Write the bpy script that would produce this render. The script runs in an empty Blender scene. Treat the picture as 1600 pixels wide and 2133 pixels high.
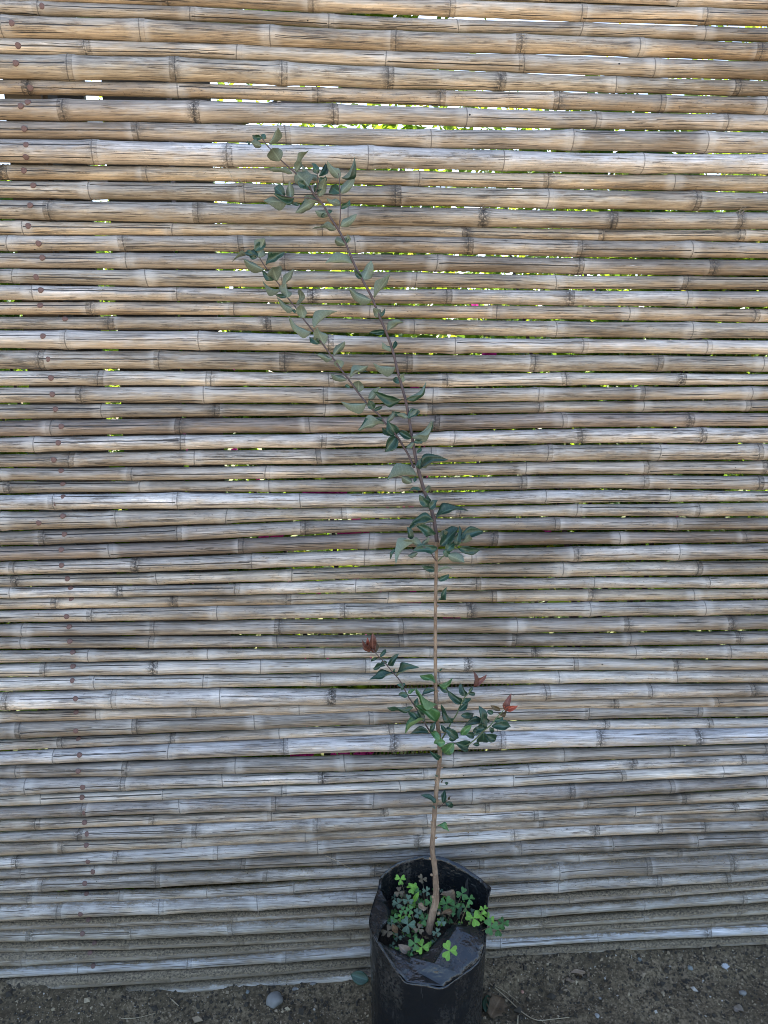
import bpy, bmesh, math, random
from mathutils import Vector, Matrix, Quaternion, noise as mnoise

random.seed(11)
R = math.radians
scene = bpy.context.scene
COL = scene.collection

# ------------------------------------------------------------------ camera, sky, sun, exposure
CAM = Vector((0.0, -1.8, 1.54))
PITCH, YAW, FPX = R(10.5), R(3.9), 1600.0
cd = bpy.data.cameras.new('camera')
cd.sensor_fit = 'VERTICAL'; cd.sensor_height = 36.0; cd.lens = 36.0 * FPX / 2133.0
cd.clip_start = 0.02; cd.clip_end = 500
cam = bpy.data.objects.new('camera', cd); COL.objects.link(cam)
cam.location = CAM; cam.rotation_euler = (R(90) - PITCH, 0, -YAW)
scene.camera = cam

SUN_EL, SUN_AZ = R(56), R(-16)          # azimuth measured from +Y (behind the fence) towards +X
world = bpy.data.worlds.new('World'); scene.world = world; world.use_nodes = True
wn = world.node_tree.nodes; wl = world.node_tree.links
sky = wn.new('ShaderNodeTexSky'); sky.sky_type = 'NISHITA'; sky.sun_disc = False
sky.sun_elevation = SUN_EL; sky.sun_rotation = SUN_AZ; sky.dust_density = 1.6
bg = wn['Background']; bg.inputs['Strength'].default_value = 0.125
wl.new(sky.outputs[0], bg.inputs['Color'])
sd = bpy.data.lights.new('sun', 'SUN'); sd.energy = 5.0; sd.angle = R(0.53); sd.color = (1.0, 0.93, 0.82)
sun = bpy.data.objects.new('sun', sd); COL.objects.link(sun)
sdir = Vector((math.sin(SUN_AZ) * math.cos(SUN_EL), math.cos(SUN_AZ) * math.cos(SUN_EL), math.sin(SUN_EL)))
sun.rotation_euler = sdir.to_track_quat('Z', 'Y').to_euler()
sun.location = sdir * 20
scene.view_settings.view_transform = 'Standard'; scene.view_settings.look = 'None'
scene.view_settings.gamma = 1.0; scene.view_settings.use_curve_mapping = False
scene.view_settings.exposure = 2.22
cy = scene.cycles; cy.filter_width = 0.9; cy.max_bounces = 6; cy.diffuse_bounces = 2; cy.glossy_bounces = 2; cy.transmission_bounces = 3; cy.caustics_reflective = False; cy.caustics_refractive = False

# ------------------------------------------------------------------ helpers
FW = Vector((math.sin(YAW) * math.cos(PITCH), math.cos(YAW) * math.cos(PITCH), -math.sin(PITCH)))
RT = Vector((math.cos(YAW), -math.sin(YAW), 0.0))
UP = RT.cross(FW)
def ray(px, py): return FW + RT * ((px - 800) / FPX) - UP * ((py - 1066.5) / FPX)
def at(px, py, Y):
    """point of the place seen at a pixel of the photograph, on the vertical plane y = Y"""
    d = ray(px, py); return CAM + d * ((Y - CAM.y) / d.y)
def on_z(px, py, z):
    d = ray(px, py); return CAM + d * ((z - CAM.z) / d.z)
def elev(px, py):
    d = ray(px, py); return math.atan2(d.z, d.y)

def tag(o, label=None, cat=None, group=None, kind=None):
    if label: o['label'] = label
    if cat: o['category'] = cat
    if group: o['group'] = group
    if kind: o['kind'] = kind
    return o
def empty(name, loc, label=None, cat=None, group=None):
    o = bpy.data.objects.new(name, None); COL.objects.link(o); o.location = loc
    o.empty_display_size = 0.05
    return tag(o, label, cat, group)
def mesh_data(name, verts, faces, mats=(), smooth=True, midx=None):
    me = bpy.data.meshes.new(name); me.from_pydata([tuple(v) for v in verts], [], faces)
    for m in mats: me.materials.append(m)
    if smooth: me.polygons.foreach_set('use_smooth', [True] * len(me.polygons))
    if midx: me.polygons.foreach_set('material_index', midx)
    me.update(); return me
def link(name, me, parent=None, loc=None):
    o = bpy.data.objects.new(name, me); COL.objects.link(o)
    if parent: o.parent = parent
    if loc is not None: o.location = loc
    return o
def catmull(P, n):
    """resample a polyline of Vectors (any size) with n points per span"""
    out = []
    for i in range(len(P) - 1):
        p0 = P[max(i - 1, 0)]; p1 = P[i]; p2 = P[i + 1]; p3 = P[min(i + 2, len(P) - 1)]
        for k in range(n):
            t = k / n
            out.append(0.5 * ((2 * p1) + (p2 - p0) * t + (2 * p0 - 5 * p1 + 4 * p2 - p3) * t * t + (3 * p1 - p0 - 3 * p2 + p3) * t ** 3))
    out.append(P[-1]); return out
def tube(pts, radii, seg=8, wob=0.0):
    """verts, faces of a tapered tube along pts"""
    V = []; F = []; n = len(pts); prev = None
    for i, p in enumerate(pts):
        t = (pts[min(i + 1, n - 1)] - pts[max(i - 1, 0)]).normalized()
        if prev is None:
            a = Vector((0, 1, 0)) if abs(t.y) < 0.9 else Vector((1, 0, 0))
            prev = (a - t * a.dot(t)).normalized()
        else: prev = (prev - t * prev.dot(t)).normalized()
        b = t.cross(prev)
        for k in range(seg):
            an = 2 * math.pi * k / seg
            rr = radii[i] * (1 + wob * mnoise.noise(Vector((p.x * 60 + k, p.y * 60, p.z * 45))))
            V.append(p + (prev * math.cos(an) + b * math.sin(an)) * rr)
    for i in range(n - 1):
        for k in range(seg):
            F.append((i * seg + k, i * seg + (k + 1) % seg, (i + 1) * seg + (k + 1) % seg, (i + 1) * seg + k))
    F.append(tuple(range(seg - 1, -1, -1))); F.append(tuple((n - 1) * seg + k for k in range(seg)))
    return V, F
def lerp(a, b, t): return a + (b - a) * t
def interp(xs, ys, x):
    if x <= xs[0]: return ys[0]
    for i in range(len(xs) - 1):
        if x <= xs[i + 1]: return lerp(ys[i], ys[i + 1], (x - xs[i]) / (xs[i + 1] - xs[i]))
    return ys[-1]

# ------------------------------------------------------------------ materials
class NT:
    def __init__(s, name):
        s.m = bpy.data.materials.new(name); s.m.use_nodes = True
        s.n = s.m.node_tree.nodes; s.l = s.m.node_tree.links; s.b = s.n['Principled BSDF']; s.out = s.n['Material Output']
    def put(s, sock, v):
        if isinstance(v, bpy.types.NodeSocket): s.l.new(v, sock)
        else:
            if isinstance(v, tuple) and len(v) == 3 and sock.type == 'RGBA': v = v + (1,)
            sock.default_value = v
    def math(s, op, a, b=0.0, c=None, clamp=False):
        q = s.n.new('ShaderNodeMath'); q.operation = op; q.use_clamp = clamp
        s.put(q.inputs[0], a); s.put(q.inputs[1], b)
        if c is not None: s.put(q.inputs[2], c)
        return q.outputs[0]
    def mix(s, f, a, b, mode='MIX'):
        q = s.n.new('ShaderNodeMix'); q.data_type = 'RGBA'; q.blend_type = mode
        s.put(q.inputs[0], f); s.put(q.inputs[6], a); s.put(q.inputs[7], b); return q.outputs[2]
    def attr(s, name, out='Fac'):
        q = s.n.new('ShaderNodeAttribute'); q.attribute_name = name; return q.outputs[out]
    def scale(s, vec, sc):
        q = s.n.new('ShaderNodeVectorMath'); q.operation = 'MULTIPLY'; s.put(q.inputs[0], vec); q.inputs[1].default_value = sc; return q.outputs[0]
    def noise(s, vec=None, scale=5.0, detail=3.0, rough=0.55, out='Fac'):
        q = s.n.new('ShaderNodeTexNoise'); q.inputs['Scale'].default_value = scale; q.inputs['Detail'].default_value = detail
        q.inputs['Roughness'].default_value = rough
        if vec is not None: s.l.new(vec, q.inputs['Vector'])
        return q.outputs[out]
    def vor(s, vec=None, scale=5.0, feature='F1'):
        q = s.n.new('ShaderNodeTexVoronoi'); q.feature = feature; q.inputs['Scale'].default_value = scale
        if vec is not None: s.l.new(vec, q.inputs['Vector'])
        return q
    def ramp(s, f, stops):
        q = s.n.new('ShaderNodeValToRGB'); s.put(q.inputs[0], f); e = q.color_ramp.elements
        while len(e) < len(stops): e.new(0.5)
        for i, (p, c) in enumerate(stops):
            e[i].position = p; e[i].color = (c, c, c, 1) if not isinstance(c, tuple) else c + (1,)
        return q.outputs[0]
    def step(s, f, lo, hi):
        q = s.n.new('ShaderNodeMapRange'); q.interpolation_type = 'SMOOTHSTEP'; s.put(q.inputs[0], f)
        s.put(q.inputs[1], lo); s.put(q.inputs[2], hi); return q.outputs[0]
    def coord(s, k='Object'):
        return s.n.new('ShaderNodeTexCoord').outputs[k]
    def sep(s, v):
        q = s.n.new('ShaderNodeSeparateXYZ'); s.l.new(v, q.inputs[0]); return q.outputs
    def bump(s, h, strength=0.5, dist=0.001, prev=None):
        q = s.n.new('ShaderNodeBump'); q.inputs['Strength'].default_value = strength; q.inputs['Distance'].default_value = dist
        s.l.new(h, q.inputs['Height'])
        if prev is not None: s.l.new(prev, q.inputs['Normal'])
        return q.outputs[0]
    def set(s, **k):
        for a, v in k.items(): s.put(s.b.inputs[a.replace('_', ' ')], v)
        return s.m

def simple(name, col, rough=0.7, var=0.25, scale=40.0, bump=0.3, dist=0.001, spec=0.4, transl=0.0, tcol=None):
    t = NT(name); n = t.noise(t.coord(), scale, 4)
    c = t.mix(n, tuple(v * (1 - var) for v in col), tuple(min(1, v * (1 + var)) for v in col))
    t.set(Base_Color=c, Roughness=rough, Specular_IOR_Level=spec)
    if bump: t.set(Normal=t.bump(n, bump, dist))
    if transl:
        tr = t.n.new('ShaderNodeBsdfTranslucent'); t.put(tr.inputs[0], tcol or col)
        ms = t.n.new('ShaderNodeMixShader'); ms.inputs[0].default_value = transl
        t.l.new(t.b.outputs[0], ms.inputs[1]); t.l.new(tr.outputs[0], ms.inputs[2]); t.l.new(ms.outputs[0], t.out.inputs[0])
    return t.m

def bamboo_material(name, dusty):
    t = NT(name)
    uv = t.attr('puv', 'Vector'); nd = t.attr('nd'); ns = t.attr('ns'); nst = t.attr('nst')
    oi = t.n.new('ShaderNodeObjectInfo'); tint = oi.outputs['Color']
    # broad tone, streaks along the culm, fine fibre
    broad = t.noise(t.scale(uv, (4.5, 38, 1)), 1.0, 3, 0.6)
    streak = t.noise(t.scale(uv, (7, 300, 1)), 1.0, 4, 0.68)
    fibre = t.noise(t.scale(uv, (24, 850, 1)), 1.0, 2, 0.6)
    blot = t.noise(t.scale(uv, (16, 55, 3)), 1.0, 5, 0.7)
    v = t.math('ADD', t.math('MULTIPLY', broad, 0.40), t.math('MULTIPLY', streak, 0.60))
    v = t.math('ADD', v, t.math('MULTIPLY', t.math('SUBTRACT', fibre, 0.5), 0.35))
    val = t.ramp(v, [(0.31, 0.20), (0.43, 0.72), (0.54, 1.10), (0.68, 1.75)])
    c = t.mix(1.0, tint, val, 'MULTIPLY')
    stain = t.noise(t.scale(t.n.new('ShaderNodeNewGeometry').outputs['Position'], (1.1, 1.1, 2.6)), 1.6, 5, 0.62)
    c = t.mix(t.step(stain, 0.52, 0.36), c, t.mix(1.0, c, (0.66, 0.61, 0.55), 'MULTIPLY'))
    sg = t.n.new('ShaderNodeCombineColor'); sv = t.attr('seg'); [t.l.new(sv, sg.inputs[q]) for q in range(3)]
    c = t.mix(1.0, c, sg.outputs[0], 'MULTIPLY')
    # tan skin left in patches, silver weathering elsewhere
    ang = t.attr('upness')
    tan_f = t.math('MULTIPLY', t.step(t.math('ADD', blot, t.math('MULTIPLY', ang, -0.20)), 0.40, 0.66), 0.75)
    c = t.mix(tan_f, c, t.mix(1.0, c, (1.16, 0.98, 0.74), 'MULTIPLY'))
    # raw orange wood where the skin has flaked
    fl = t.step(t.noise(t.scale(uv, (7, 60, 9)), 1.0, 4, 0.7), 0.68, 0.71)
    c = t.mix(t.math('MULTIPLY', fl, 0.45), c, (0.44, 0.30, 0.18))
    rnd_ = oi.outputs['Random']; r2 = t.math('FRACT', t.math('MULTIPLY', rnd_, 17.3)); r3 = t.math('FRACT', t.math('MULTIPLY', rnd_, 53.7))
    # grey-black mildew in streaky blotches and specks
    m0 = t.noise(t.scale(uv, (11, 130, 5)), 1.0, 6, 0.74)
    mil = t.math('MULTIPLY', t.step(m0, 0.50, 0.62), t.step(broad, 0.66, 0.44))
    c = t.mix(t.math('MULTIPLY', mil, t.math('ADD', 0.10, t.math('MULTIPLY', r2, 0.75))), c, (0.060, 0.054, 0.048))
    spk = t.step(t.noise(t.scale(uv, (130, 260, 1)), 1.0, 4, 0.7), 0.56, 0.66)
    c = t.mix(t.math('MULTIPLY', spk, t.math('MULTIPLY', t.step(blot, 0.40, 0.62), t.math('MULTIPLY', r3, 0.95))), c, (0.05, 0.043, 0.038))
    # cloudy grey bloom on some culms, brown staining on others
    cl = t.noise(t.scale(uv, (22, 75, 13)), 1.0, 5, 0.72)
    c = t.mix(t.math('MULTIPLY', t.step(cl, 0.50, 0.66), t.math('MULTIPLY', t.step(r3, 0.35, 0.9), 0.55)), c, (0.17, 0.165, 0.16))
    c = t.mix(t.math('MULTIPLY', t.step(cl, 0.48, 0.33), t.math('MULTIPLY', t.step(r2, 0.45, 0.9), 0.5)), c, (0.20, 0.135, 0.085))
    # bleached scratches
    wh = t.math('MULTIPLY', t.step(streak, 0.58, 0.70), t.step(m0, 0.50, 0.36))
    c = t.mix(t.math('MULTIPLY', wh, 0.6), c, (0.68, 0.66, 0.63))
    # hairline checks
    hc = t.noise(t.scale(uv, (2.6, 260, 7)), 1.0, 1, 0.45)
    hair = t.step(t.math('ABSOLUTE', t.math('SUBTRACT', hc, 0.5)), 0.022, 0.005)
    hair = t.math('MULTIPLY', hair, t.step(blot, 0.44, 0.56))
    # long splits
    cr = None
    wig = t.math('MULTIPLY', t.math('SUBTRACT', t.noise(t.scale(uv, (22, 5, 1)), 1.0, 2), 0.5), 0.0035)
    for k in ('1', '2', '3'):
        d = t.math('ABSOLUTE', t.math('ADD', t.attr('ck' + k), wig))
        w = t.math('MULTIPLY', t.attr('ca' + k), 0.00115)
        q = t.step(d, t.math('ADD', w, 0.0004), t.math('MULTIPLY', w, 0.5))
        q = t.math('MULTIPLY', q, t.step(w, 0.00005, 0.0003))
        cr = q if cr is None else t.math('MAXIMUM', cr, q)
    # node: dark ring line, fainter second ring, dirty fibrous band on one side
    nn = t.noise(t.scale(uv, (110, 170, 1)), 1.0, 5, 0.72)
    line = t.math('MULTIPLY', t.step(nd, 0.0019, 0.0005), t.step(nn, 0.30, 0.46))
    second = t.step(t.math('ABSOLUTE', t.math('SUBTRACT', t.math('MULTIPLY', nd, ns), 0.0105)), 0.002, 0.0005)
    second = t.math('MULTIPLY', t.math('MULTIPLY', second, t.step(nn, 0.42, 0.58)), t.math('MINIMUM', nst, 0.75))
    band = t.step(t.math('ADD', nd, t.math('MULTIPLY', t.math('SUBTRACT', nn, 0.5), 0.06)), 0.024, 0.003)
    band = t.math('MULTIPLY', band, t.math('MULTIPLY', nst, t.step(nn, 0.38, 0.57)))
    c = t.mix(t.math('MULTIPLY', band, 0.95, clamp=True), c, (0.045, 0.038, 0.032))
    pale = t.math('MULTIPLY', t.step(nd, 0.03, 0.012), t.step(nst, 0.5, 0.1))
    c = t.mix(t.math('MULTIPLY', pale, 0.30), c, (0.62, 0.59, 0.54))
    dark = t.math('MAXIMUM', t.math('MAXIMUM', t.math('MULTIPLY', line, 0.62), second), t.math('MAXIMUM', cr, t.math('MULTIPLY', hair, 0.8)))
    c = t.mix(t.math('MULTIPLY', dark, 0.95), c, (0.015, 0.013, 0.011))
    # insect bore holes
    vo = t.vor(t.scale(uv, (13, 16, 1)), 1.0)
    hole = t.math('MULTIPLY', t.step(vo.outputs['Distance'], 0.034, 0.022), t.step(t.sep(vo.outputs['Color'])[0], 0.86, 0.88))
    c = t.mix(hole, c, (0.008, 0.007, 0.006))
    h = t.math('ADD', t.math('MULTIPLY', streak, 0.6), t.math('MULTIPLY', fibre, 0.35))
    h = t.math('SUBTRACT', h, t.math('MULTIPLY', t.math('MAXIMUM', dark, hole), 1.6))
    h = t.math('ADD', h, t.math('MULTIPLY', band, nn))
    rough = t.math('ADD', t.math('MULTIPLY', streak, 0.35), 0.28)
    if dusty:       # earth splashed and settled on the low poles
        dust = t.attr('dust')
        nz = t.sep(t.n.new('ShaderNodeNewGeometry').outputs['Normal'])[2]
        g1 = t.noise(t.scale(uv, (30, 60, 1)), 1.0, 5, 0.75); g2 = t.noise(t.scale(uv, (150, 190, 1)), 1.0, 5, 0.8)
        cover = t.math('ADD', t.math('MULTIPLY', dust, 1.0), t.math('MULTIPLY', nz, 0.55))
        cover = t.math('ADD', cover, t.math('MULTIPLY', t.math('SUBTRACT', g1, 0.5), 0.9))
        cover = t.math('ADD', cover, t.math('MULTIPLY', t.math('SUBTRACT', g2, 0.5), 0.8))
        dm = t.step(cover, 0.66, 0.92)
        dc = t.mix(t.step(g2, 0.36, 0.64), (0.030, 0.022, 0.013), (0.29, 0.22, 0.135))
        c = t.mix(t.math('MULTIPLY', dust, 0.6), c, (0.25, 0.195, 0.130))
        c = t.mix(t.math('MULTIPLY', dm, 0.92), c, dc)
        h = t.math('ADD', h, t.math('MULTIPLY', dm, t.math('MULTIPLY', g2, 3.0)))
        rough = t.math('ADD', rough, t.math('MULTIPLY', dust, 0.3))
    t.set(Base_Color=c, Roughness=rough, Specular_IOR_Level=0.42, Normal=t.bump(h, 0.6, 0.0010))
    return t.m
M_BAMBOO = bamboo_material('weathered_bamboo', False)
M_BAMBOO_LOW = bamboo_material('mud_splashed_bamboo', True)

def soil_material(name, dark, light, speck=0.55):
    t = NT(name); co = t.coord()
    n1 = t.noise(co, 7, 5, 0.65); n2 = t.noise(co, 110, 5, 0.7); n3 = t.noise(co, 420, 3, 0.7)
    c = t.mix(t.step(n1, 0.33, 0.68), dark, light)
    c = t.mix(t.step(n2, 0.35, 0.7), tuple(v * 0.5 for v in dark), c)
    vo = t.vor(co, 260.0); f = t.math('MULTIPLY', t.step(vo.outputs['Distance'], 0.36, 0.22), t.step(t.sep(vo.outputs['Color'])[0], 0.80, 0.86))
    c = t.mix(t.math('MULTIPLY', f, speck), c, (0.36, 0.31, 0.24))
    h = t.math('ADD', t.math('MULTIPLY', n2, 1.0), t.math('MULTIPLY', n3, 0.5))
    t.set(Base_Color=c, Roughness=0.95, Specular_IOR_Level=0.2, Normal=t.bump(h, 0.9, 0.006)); return t.m
M_SOIL = soil_material('damp_soil', (0.150, 0.112, 0.066), (0.33, 0.248, 0.150))
M_PEAT = soil_material('potting_soil', (0.020, 0.015, 0.011), (0.045, 0.034, 0.024), 0.25)
M_BOUNCE = simple('sandy_bounce_ground', (0.36, 0.30, 0.228), 0.9, 0.2, 30, 0.5, 0.004)  # for the sheet added to bounce warm light onto the fence
M_TIMBER = simple('grey_timber', (0.15, 0.13, 0.105), 0.85, 0.4, 25, 0.4, 0.002)
M_RUST = simple('rusty_nail', (0.150, 0.090, 0.076), 0.8, 0.35, 400, 0.5, 0.0006)
M_BLACK = None

def film_material():
    t = NT('black_polythene'); co = t.coord()
    n1 = t.noise(t.scale(co, (1, 1, 0.8)), 26, 4, 0.6); n2 = t.noise(co, 140, 4, 0.65); n3 = t.noise(t.scale(co, (14, 14, 3.2)), 1.0, 5, 0.7)
    dust = t.math('MULTIPLY', t.step(n3, 0.47, 0.72), t.step(n2, 0.38, 0.62))
    c = t.mix(t.math('MULTIPLY', dust, 0.42), (0.0075, 0.009, 0.011), (0.105, 0.088, 0.066))
    scr = t.step(t.noise(t.scale(co, (38, 38, 5)), 1.0, 3, 0.6), 0.66, 0.70)
    c = t.mix(t.math('MULTIPLY', scr, 0.35), c, (0.13, 0.12, 0.105))
    rough = t.math('ADD', 0.20, t.math('MULTIPLY', dust, 0.5))
    vo = t.vor(co, 17.0)
    h = t.math('ADD', t.math('MULTIPLY', n1, 1.0), t.math('MULTIPLY', vo.outputs['Distance'], 0.7))
    t.set(Base_Color=c, Roughness=rough, Specular_IOR_Level=0.6, Normal=t.bump(h, 0.8, 0.011)); return t.m
M_FILM = film_material()

def leaf_material(name, col, vein=0.0, rough=0.42, spec=0.5, transl=0.10, tcol=None, veincol=None):
    t = NT(name); co = t.attr('luv', 'Vector'); x, y, z = t.sep(co)
    oi = t.n.new('ShaderNodeObjectInfo')
    n = t.noise(t.scale(co, (4, 6, 1)), 3.0, 4)
    k = t.math('ADD', 0.40, t.math('ADD', t.math('MULTIPLY', n, 0.75), t.math('MULTIPLY', oi.outputs['Random'], 0.45)))
    kk = t.n.new('ShaderNodeCombineColor'); [t.l.new(k, kk.inputs[i]) for i in range(3)]
    c = t.mix(1.0, col, kk.outputs[0], 'MULTIPLY')
    if vein:
        ay = t.math('ABSOLUTE', y)
        mid = t.step(ay, 0.07, 0.02)
        lat = t.math('SINE', t.math('MULTIPLY', t.math('SUBTRACT', x, t.math('MULTIPLY', ay, 0.22)), 52.0))
        lat = t.math('MULTIPLY', t.step(lat, 0.86, 1.0), 0.4)
        c = t.mix(t.math('MULTIPLY', t.math('MAXIMUM', mid, lat), vein), c, veincol or tuple(min(1, v * 2.2 + 0.03) for v in col))
    t.set(Base_Color=c, Roughness=rough, Specular_IOR_Level=spec)
    if transl:
        tr = t.n.new('ShaderNodeBsdfTranslucent'); t.put(tr.inputs[0], tcol or tuple(v * 1.2 for v in col))
        ms = t.n.new('ShaderNodeMixShader'); ms.inputs[0].default_value = transl
        t.l.new(t.b.outputs[0], ms.inputs[1]); t.l.new(tr.outputs[0], ms.inputs[2]); t.l.new(ms.outputs[0], t.out.inputs[0])
    return t.m
M_LTOP = leaf_material('leaf_upper_side', (0.024, 0.062, 0.036), 0.55, 0.36)
M_LUND = leaf_material('leaf_underside', (0.135, 0.168, 0.122), 0.35, 0.6, 0.3)
M_YTOP = leaf_material('young_leaf_upper_side', (0.060, 0.145, 0.045), 0.5, 0.38)
M_YUND = leaf_material('young_leaf_underside', (0.130, 0.210, 0.085), 0.3, 0.55, 0.3)
M_MAROON = leaf_material('maroon_shoot_leaf', (0.150, 0.058, 0.040), 0.5, 0.5, 0.4, 0.15, (0.25, 0.09, 0.05))
M_RED = leaf_material('red_shoot_leaf', (0.34, 0.075, 0.040), 0.5, 0.5, 0.4, 0.2, (0.40, 0.10, 0.05))
M_BROWN = leaf_material('bronze_shoot_leaf', (0.085, 0.058, 0.025), 0.4, 0.45, 0.4, 0.15)
def bark_material():
    t = NT('young_bark'); co = t.coord()
    a = t.noise(t.scale(co, (420, 420, 60)), 1.0, 5, 0.7); b = t.noise(t.scale(co, (70, 70, 26)), 1.0, 4, 0.6); l = t.noise(t.scale(co, (160, 160, 300)), 1.0, 3, 0.6)
    c = t.mix(t.step(b, 0.35, 0.65), (0.175, 0.118, 0.078), (0.31, 0.222, 0.148))
    c = t.mix(t.math('MULTIPLY', t.step(a, 0.45, 0.7), 0.6), c, (0.075, 0.050, 0.036))
    c = t.mix(t.math('MULTIPLY', t.step(l, 0.62, 0.70), 0.55), c, (0.36, 0.28, 0.20))
    t.set(Base_Color=c, Roughness=0.85, Specular_IOR_Level=0.25, Normal=t.bump(t.math('ADD', a, t.math('MULTIPLY', l, 0.6)), 0.9, 0.0016)); return t.m
M_BARK = bark_material()
M_TWIG = simple('purple_grey_twig', (0.085, 0.062, 0.060), 0.65, 0.3, 160, 0.4, 0.0008, 0.35)
M_GTWIG = simple('green_twig', (0.10, 0.135, 0.06), 0.6, 0.25, 160, 0.3, 0.0008)
CLOVER = {
    'b': leaf_material('bright_clover_leaf', (0.145, 0.31, 0.038), 0.3, 0.5, 0.4, 0.2, (0.22, 0.45, 0.05)),
    'g': leaf_material('green_clover_leaf', (0.055, 0.150, 0.035), 0.3, 0.5, 0.4, 0.2),
    'k': leaf_material('grey_green_clover_leaf', (0.085, 0.135, 0.085), 0.3, 0.55, 0.3, 0.1),
    'o': leaf_material('brownish_clover_leaf', (0.115, 0.090, 0.055), 0.3, 0.6, 0.3, 0.1)}
M_STALK = simple('clover_stalk', (0.13, 0.10, 0.05), 0.6, 0.2, 100, 0)
M_DEAD = leaf_material('dead_leaf', (0.26, 0.19, 0.13), 0.3, 0.8, 0.2, 0.05)
M_DEAD2 = leaf_material('dark_dead_leaf', (0.105, 0.066, 0.035), 0.3, 0.7, 0.3, 0.05)
M_DEADP = leaf_material('pale_dead_leaf', (0.19, 0.15, 0.115), 0.3, 0.8, 0.2, 0.05)
M_STRAW = simple('dry_straw', (0.34, 0.27, 0.17), 0.8, 0.3, 120, 0.2)
M_STONE = simple('grey_stone', (0.20, 0.19, 0.17), 0.85, 0.25, 60, 0.6, 0.002)
M_PEBW = simple('white_chip', (0.30, 0.29, 0.26), 0.7, 0.15, 90, 0.4)
M_PEBG = simple('grey_green_chip', (0.19, 0.20, 0.18), 0.7, 0.2, 90, 0.4)
M_PEBR = simple('reddish_chip', (0.36, 0.19, 0.13), 0.75, 0.25, 90, 0.4)
M_FEATHER = simple('white_feather', (0.48, 0.48, 0.47), 0.8, 0.06, 200, 0.2)
M_FIBRE = simple('bamboo_fibre', (0.30, 0.25, 0.19), 0.85, 0.4, 150, 0.2)
BG_LEAF = [simple('backlit_foliage', (0.085, 0.155, 0.022), 0.5, 0.5, 3, 0, transl=0.45, tcol=(0.33, 0.46, 0.03)),
           simple('deep_foliage', (0.045, 0.095, 0.018), 0.5, 0.5, 3, 0, transl=0.35, tcol=(0.18, 0.32, 0.03)),
           simple('yellowing_foliage', (0.18, 0.20, 0.03), 0.5, 0.4, 3, 0, transl=0.4, tcol=(0.5, 0.45, 0.05))]
M_PETAL = simple('magenta_bract', (0.80, 0.07, 0.38), 0.55, 0.25, 6, 0, transl=0.4, tcol=(0.85, 0.06, 0.4))
M_LAWN = simple('garden_floor', (0.10, 0.11, 0.035), 0.9, 0.5, 9, 0.6, 0.01)

# ------------------------------------------------------------------ the ground
gx = [at(px, py, -0.03) for px, py in ((-300, 2042), (0, 2040), (250, 2066), (420, 2062), (700, 2040), (1020, 1997), (1200, 1984), (1600, 1968), (2000, 1960))]
GX = [p.x for p in gx]; GZ = [p.z for p in gx]
def ground_z(x, y):
    zf = interp(GX, GZ, x)
    w = 1.0 if -0.4 < y < 0.2 else max(0.0, 1 - (abs(y + 0.1) - 0.3) / 2.0)
    wx = max(0.0, 1 - max(0.0, abs(x) - 1.6) / 2.0)
    base = zf * w * wx
    if -0.8 < y < 0.3:
        base -= 0.028 * min(1.0, max(0.0, (-0.035 - y) / 0.10))         # bank of earth against the fence
    near = 1.0 if (abs(x) < 2.0 and -1.0 < y < 0.3) else 0.25
    n = mnoise.fractal(Vector((x * 7, y * 7, 0.3)), 1.0, 2.1, 4) * 0.009 + mnoise.fractal(Vector((x * 42, y * 42, 4.0)), 0.9, 2.1, 3) * 0.0032
    return base + n * near * 1.6
def frange(a, b, s):
    n = int(round((b - a) / s)); return [a + (b - a) * i / n for i in range(n + 1)]
def build_ground():
    xs = [-160, -60, -25, -12, -7, -4.5, -3.2, -2.5, -2.1] + frange(-1.8, 1.8, 0.011) + [2.1, 2.5, 3.2, 4.5, 7, 12, 25, 60, 160]
    ys = [-160, -60, -25, -12, -7, -4.5, -3.2, -2.4, -1.8, -1.4, -1.1, -0.9, -0.75] + frange(-0.62, 0.06, 0.0105) + [0.15, 0.3, 0.6, 1, 1.6, 2.5, 4, 7, 12, 25, 60, 160]
    V = [(x, y, ground_z(x, y)) for y in ys for x in xs]; nx = len(xs)
    F = [(j * nx + i, j * nx + i + 1, (j + 1) * nx + i + 1, (j + 1) * nx + i) for j in range(len(ys) - 1) for i in range(nx - 1)]
    tag(link('ground', mesh_data('ground', V, F, [M_SOIL])), kind='structure')
build_ground()
def sheet(name, x0, x1, y0, y1, z, m):
    V = []; F = []; nx, ny = 24, 16
    for j in range(ny + 1):
        for i in range(nx + 1):
            x = lerp(x0, x1, i / nx); y = lerp(y0, y1, j / ny)
            V.append((x, y, z + 0.01 * mnoise.noise(Vector((x, y, 2)))))
    for j in range(ny):
        for i in range(nx): F.append((j * (nx + 1) + i, j * (nx + 1) + i + 1, (j + 1) * (nx + 1) + i + 1, (j + 1) * (nx + 1) + i))
    tag(link(name, mesh_data(name, V, F, [m])), kind='structure')
sheet('bounce_ground', -14, 14, -14, -2.05, 0.035, M_BOUNCE)  # unseen pale ground added behind the camera to bounce warm light
sheet('garden_floor', -14, 14, 0.42, 14, 0.04, M_LAWN)

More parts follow.
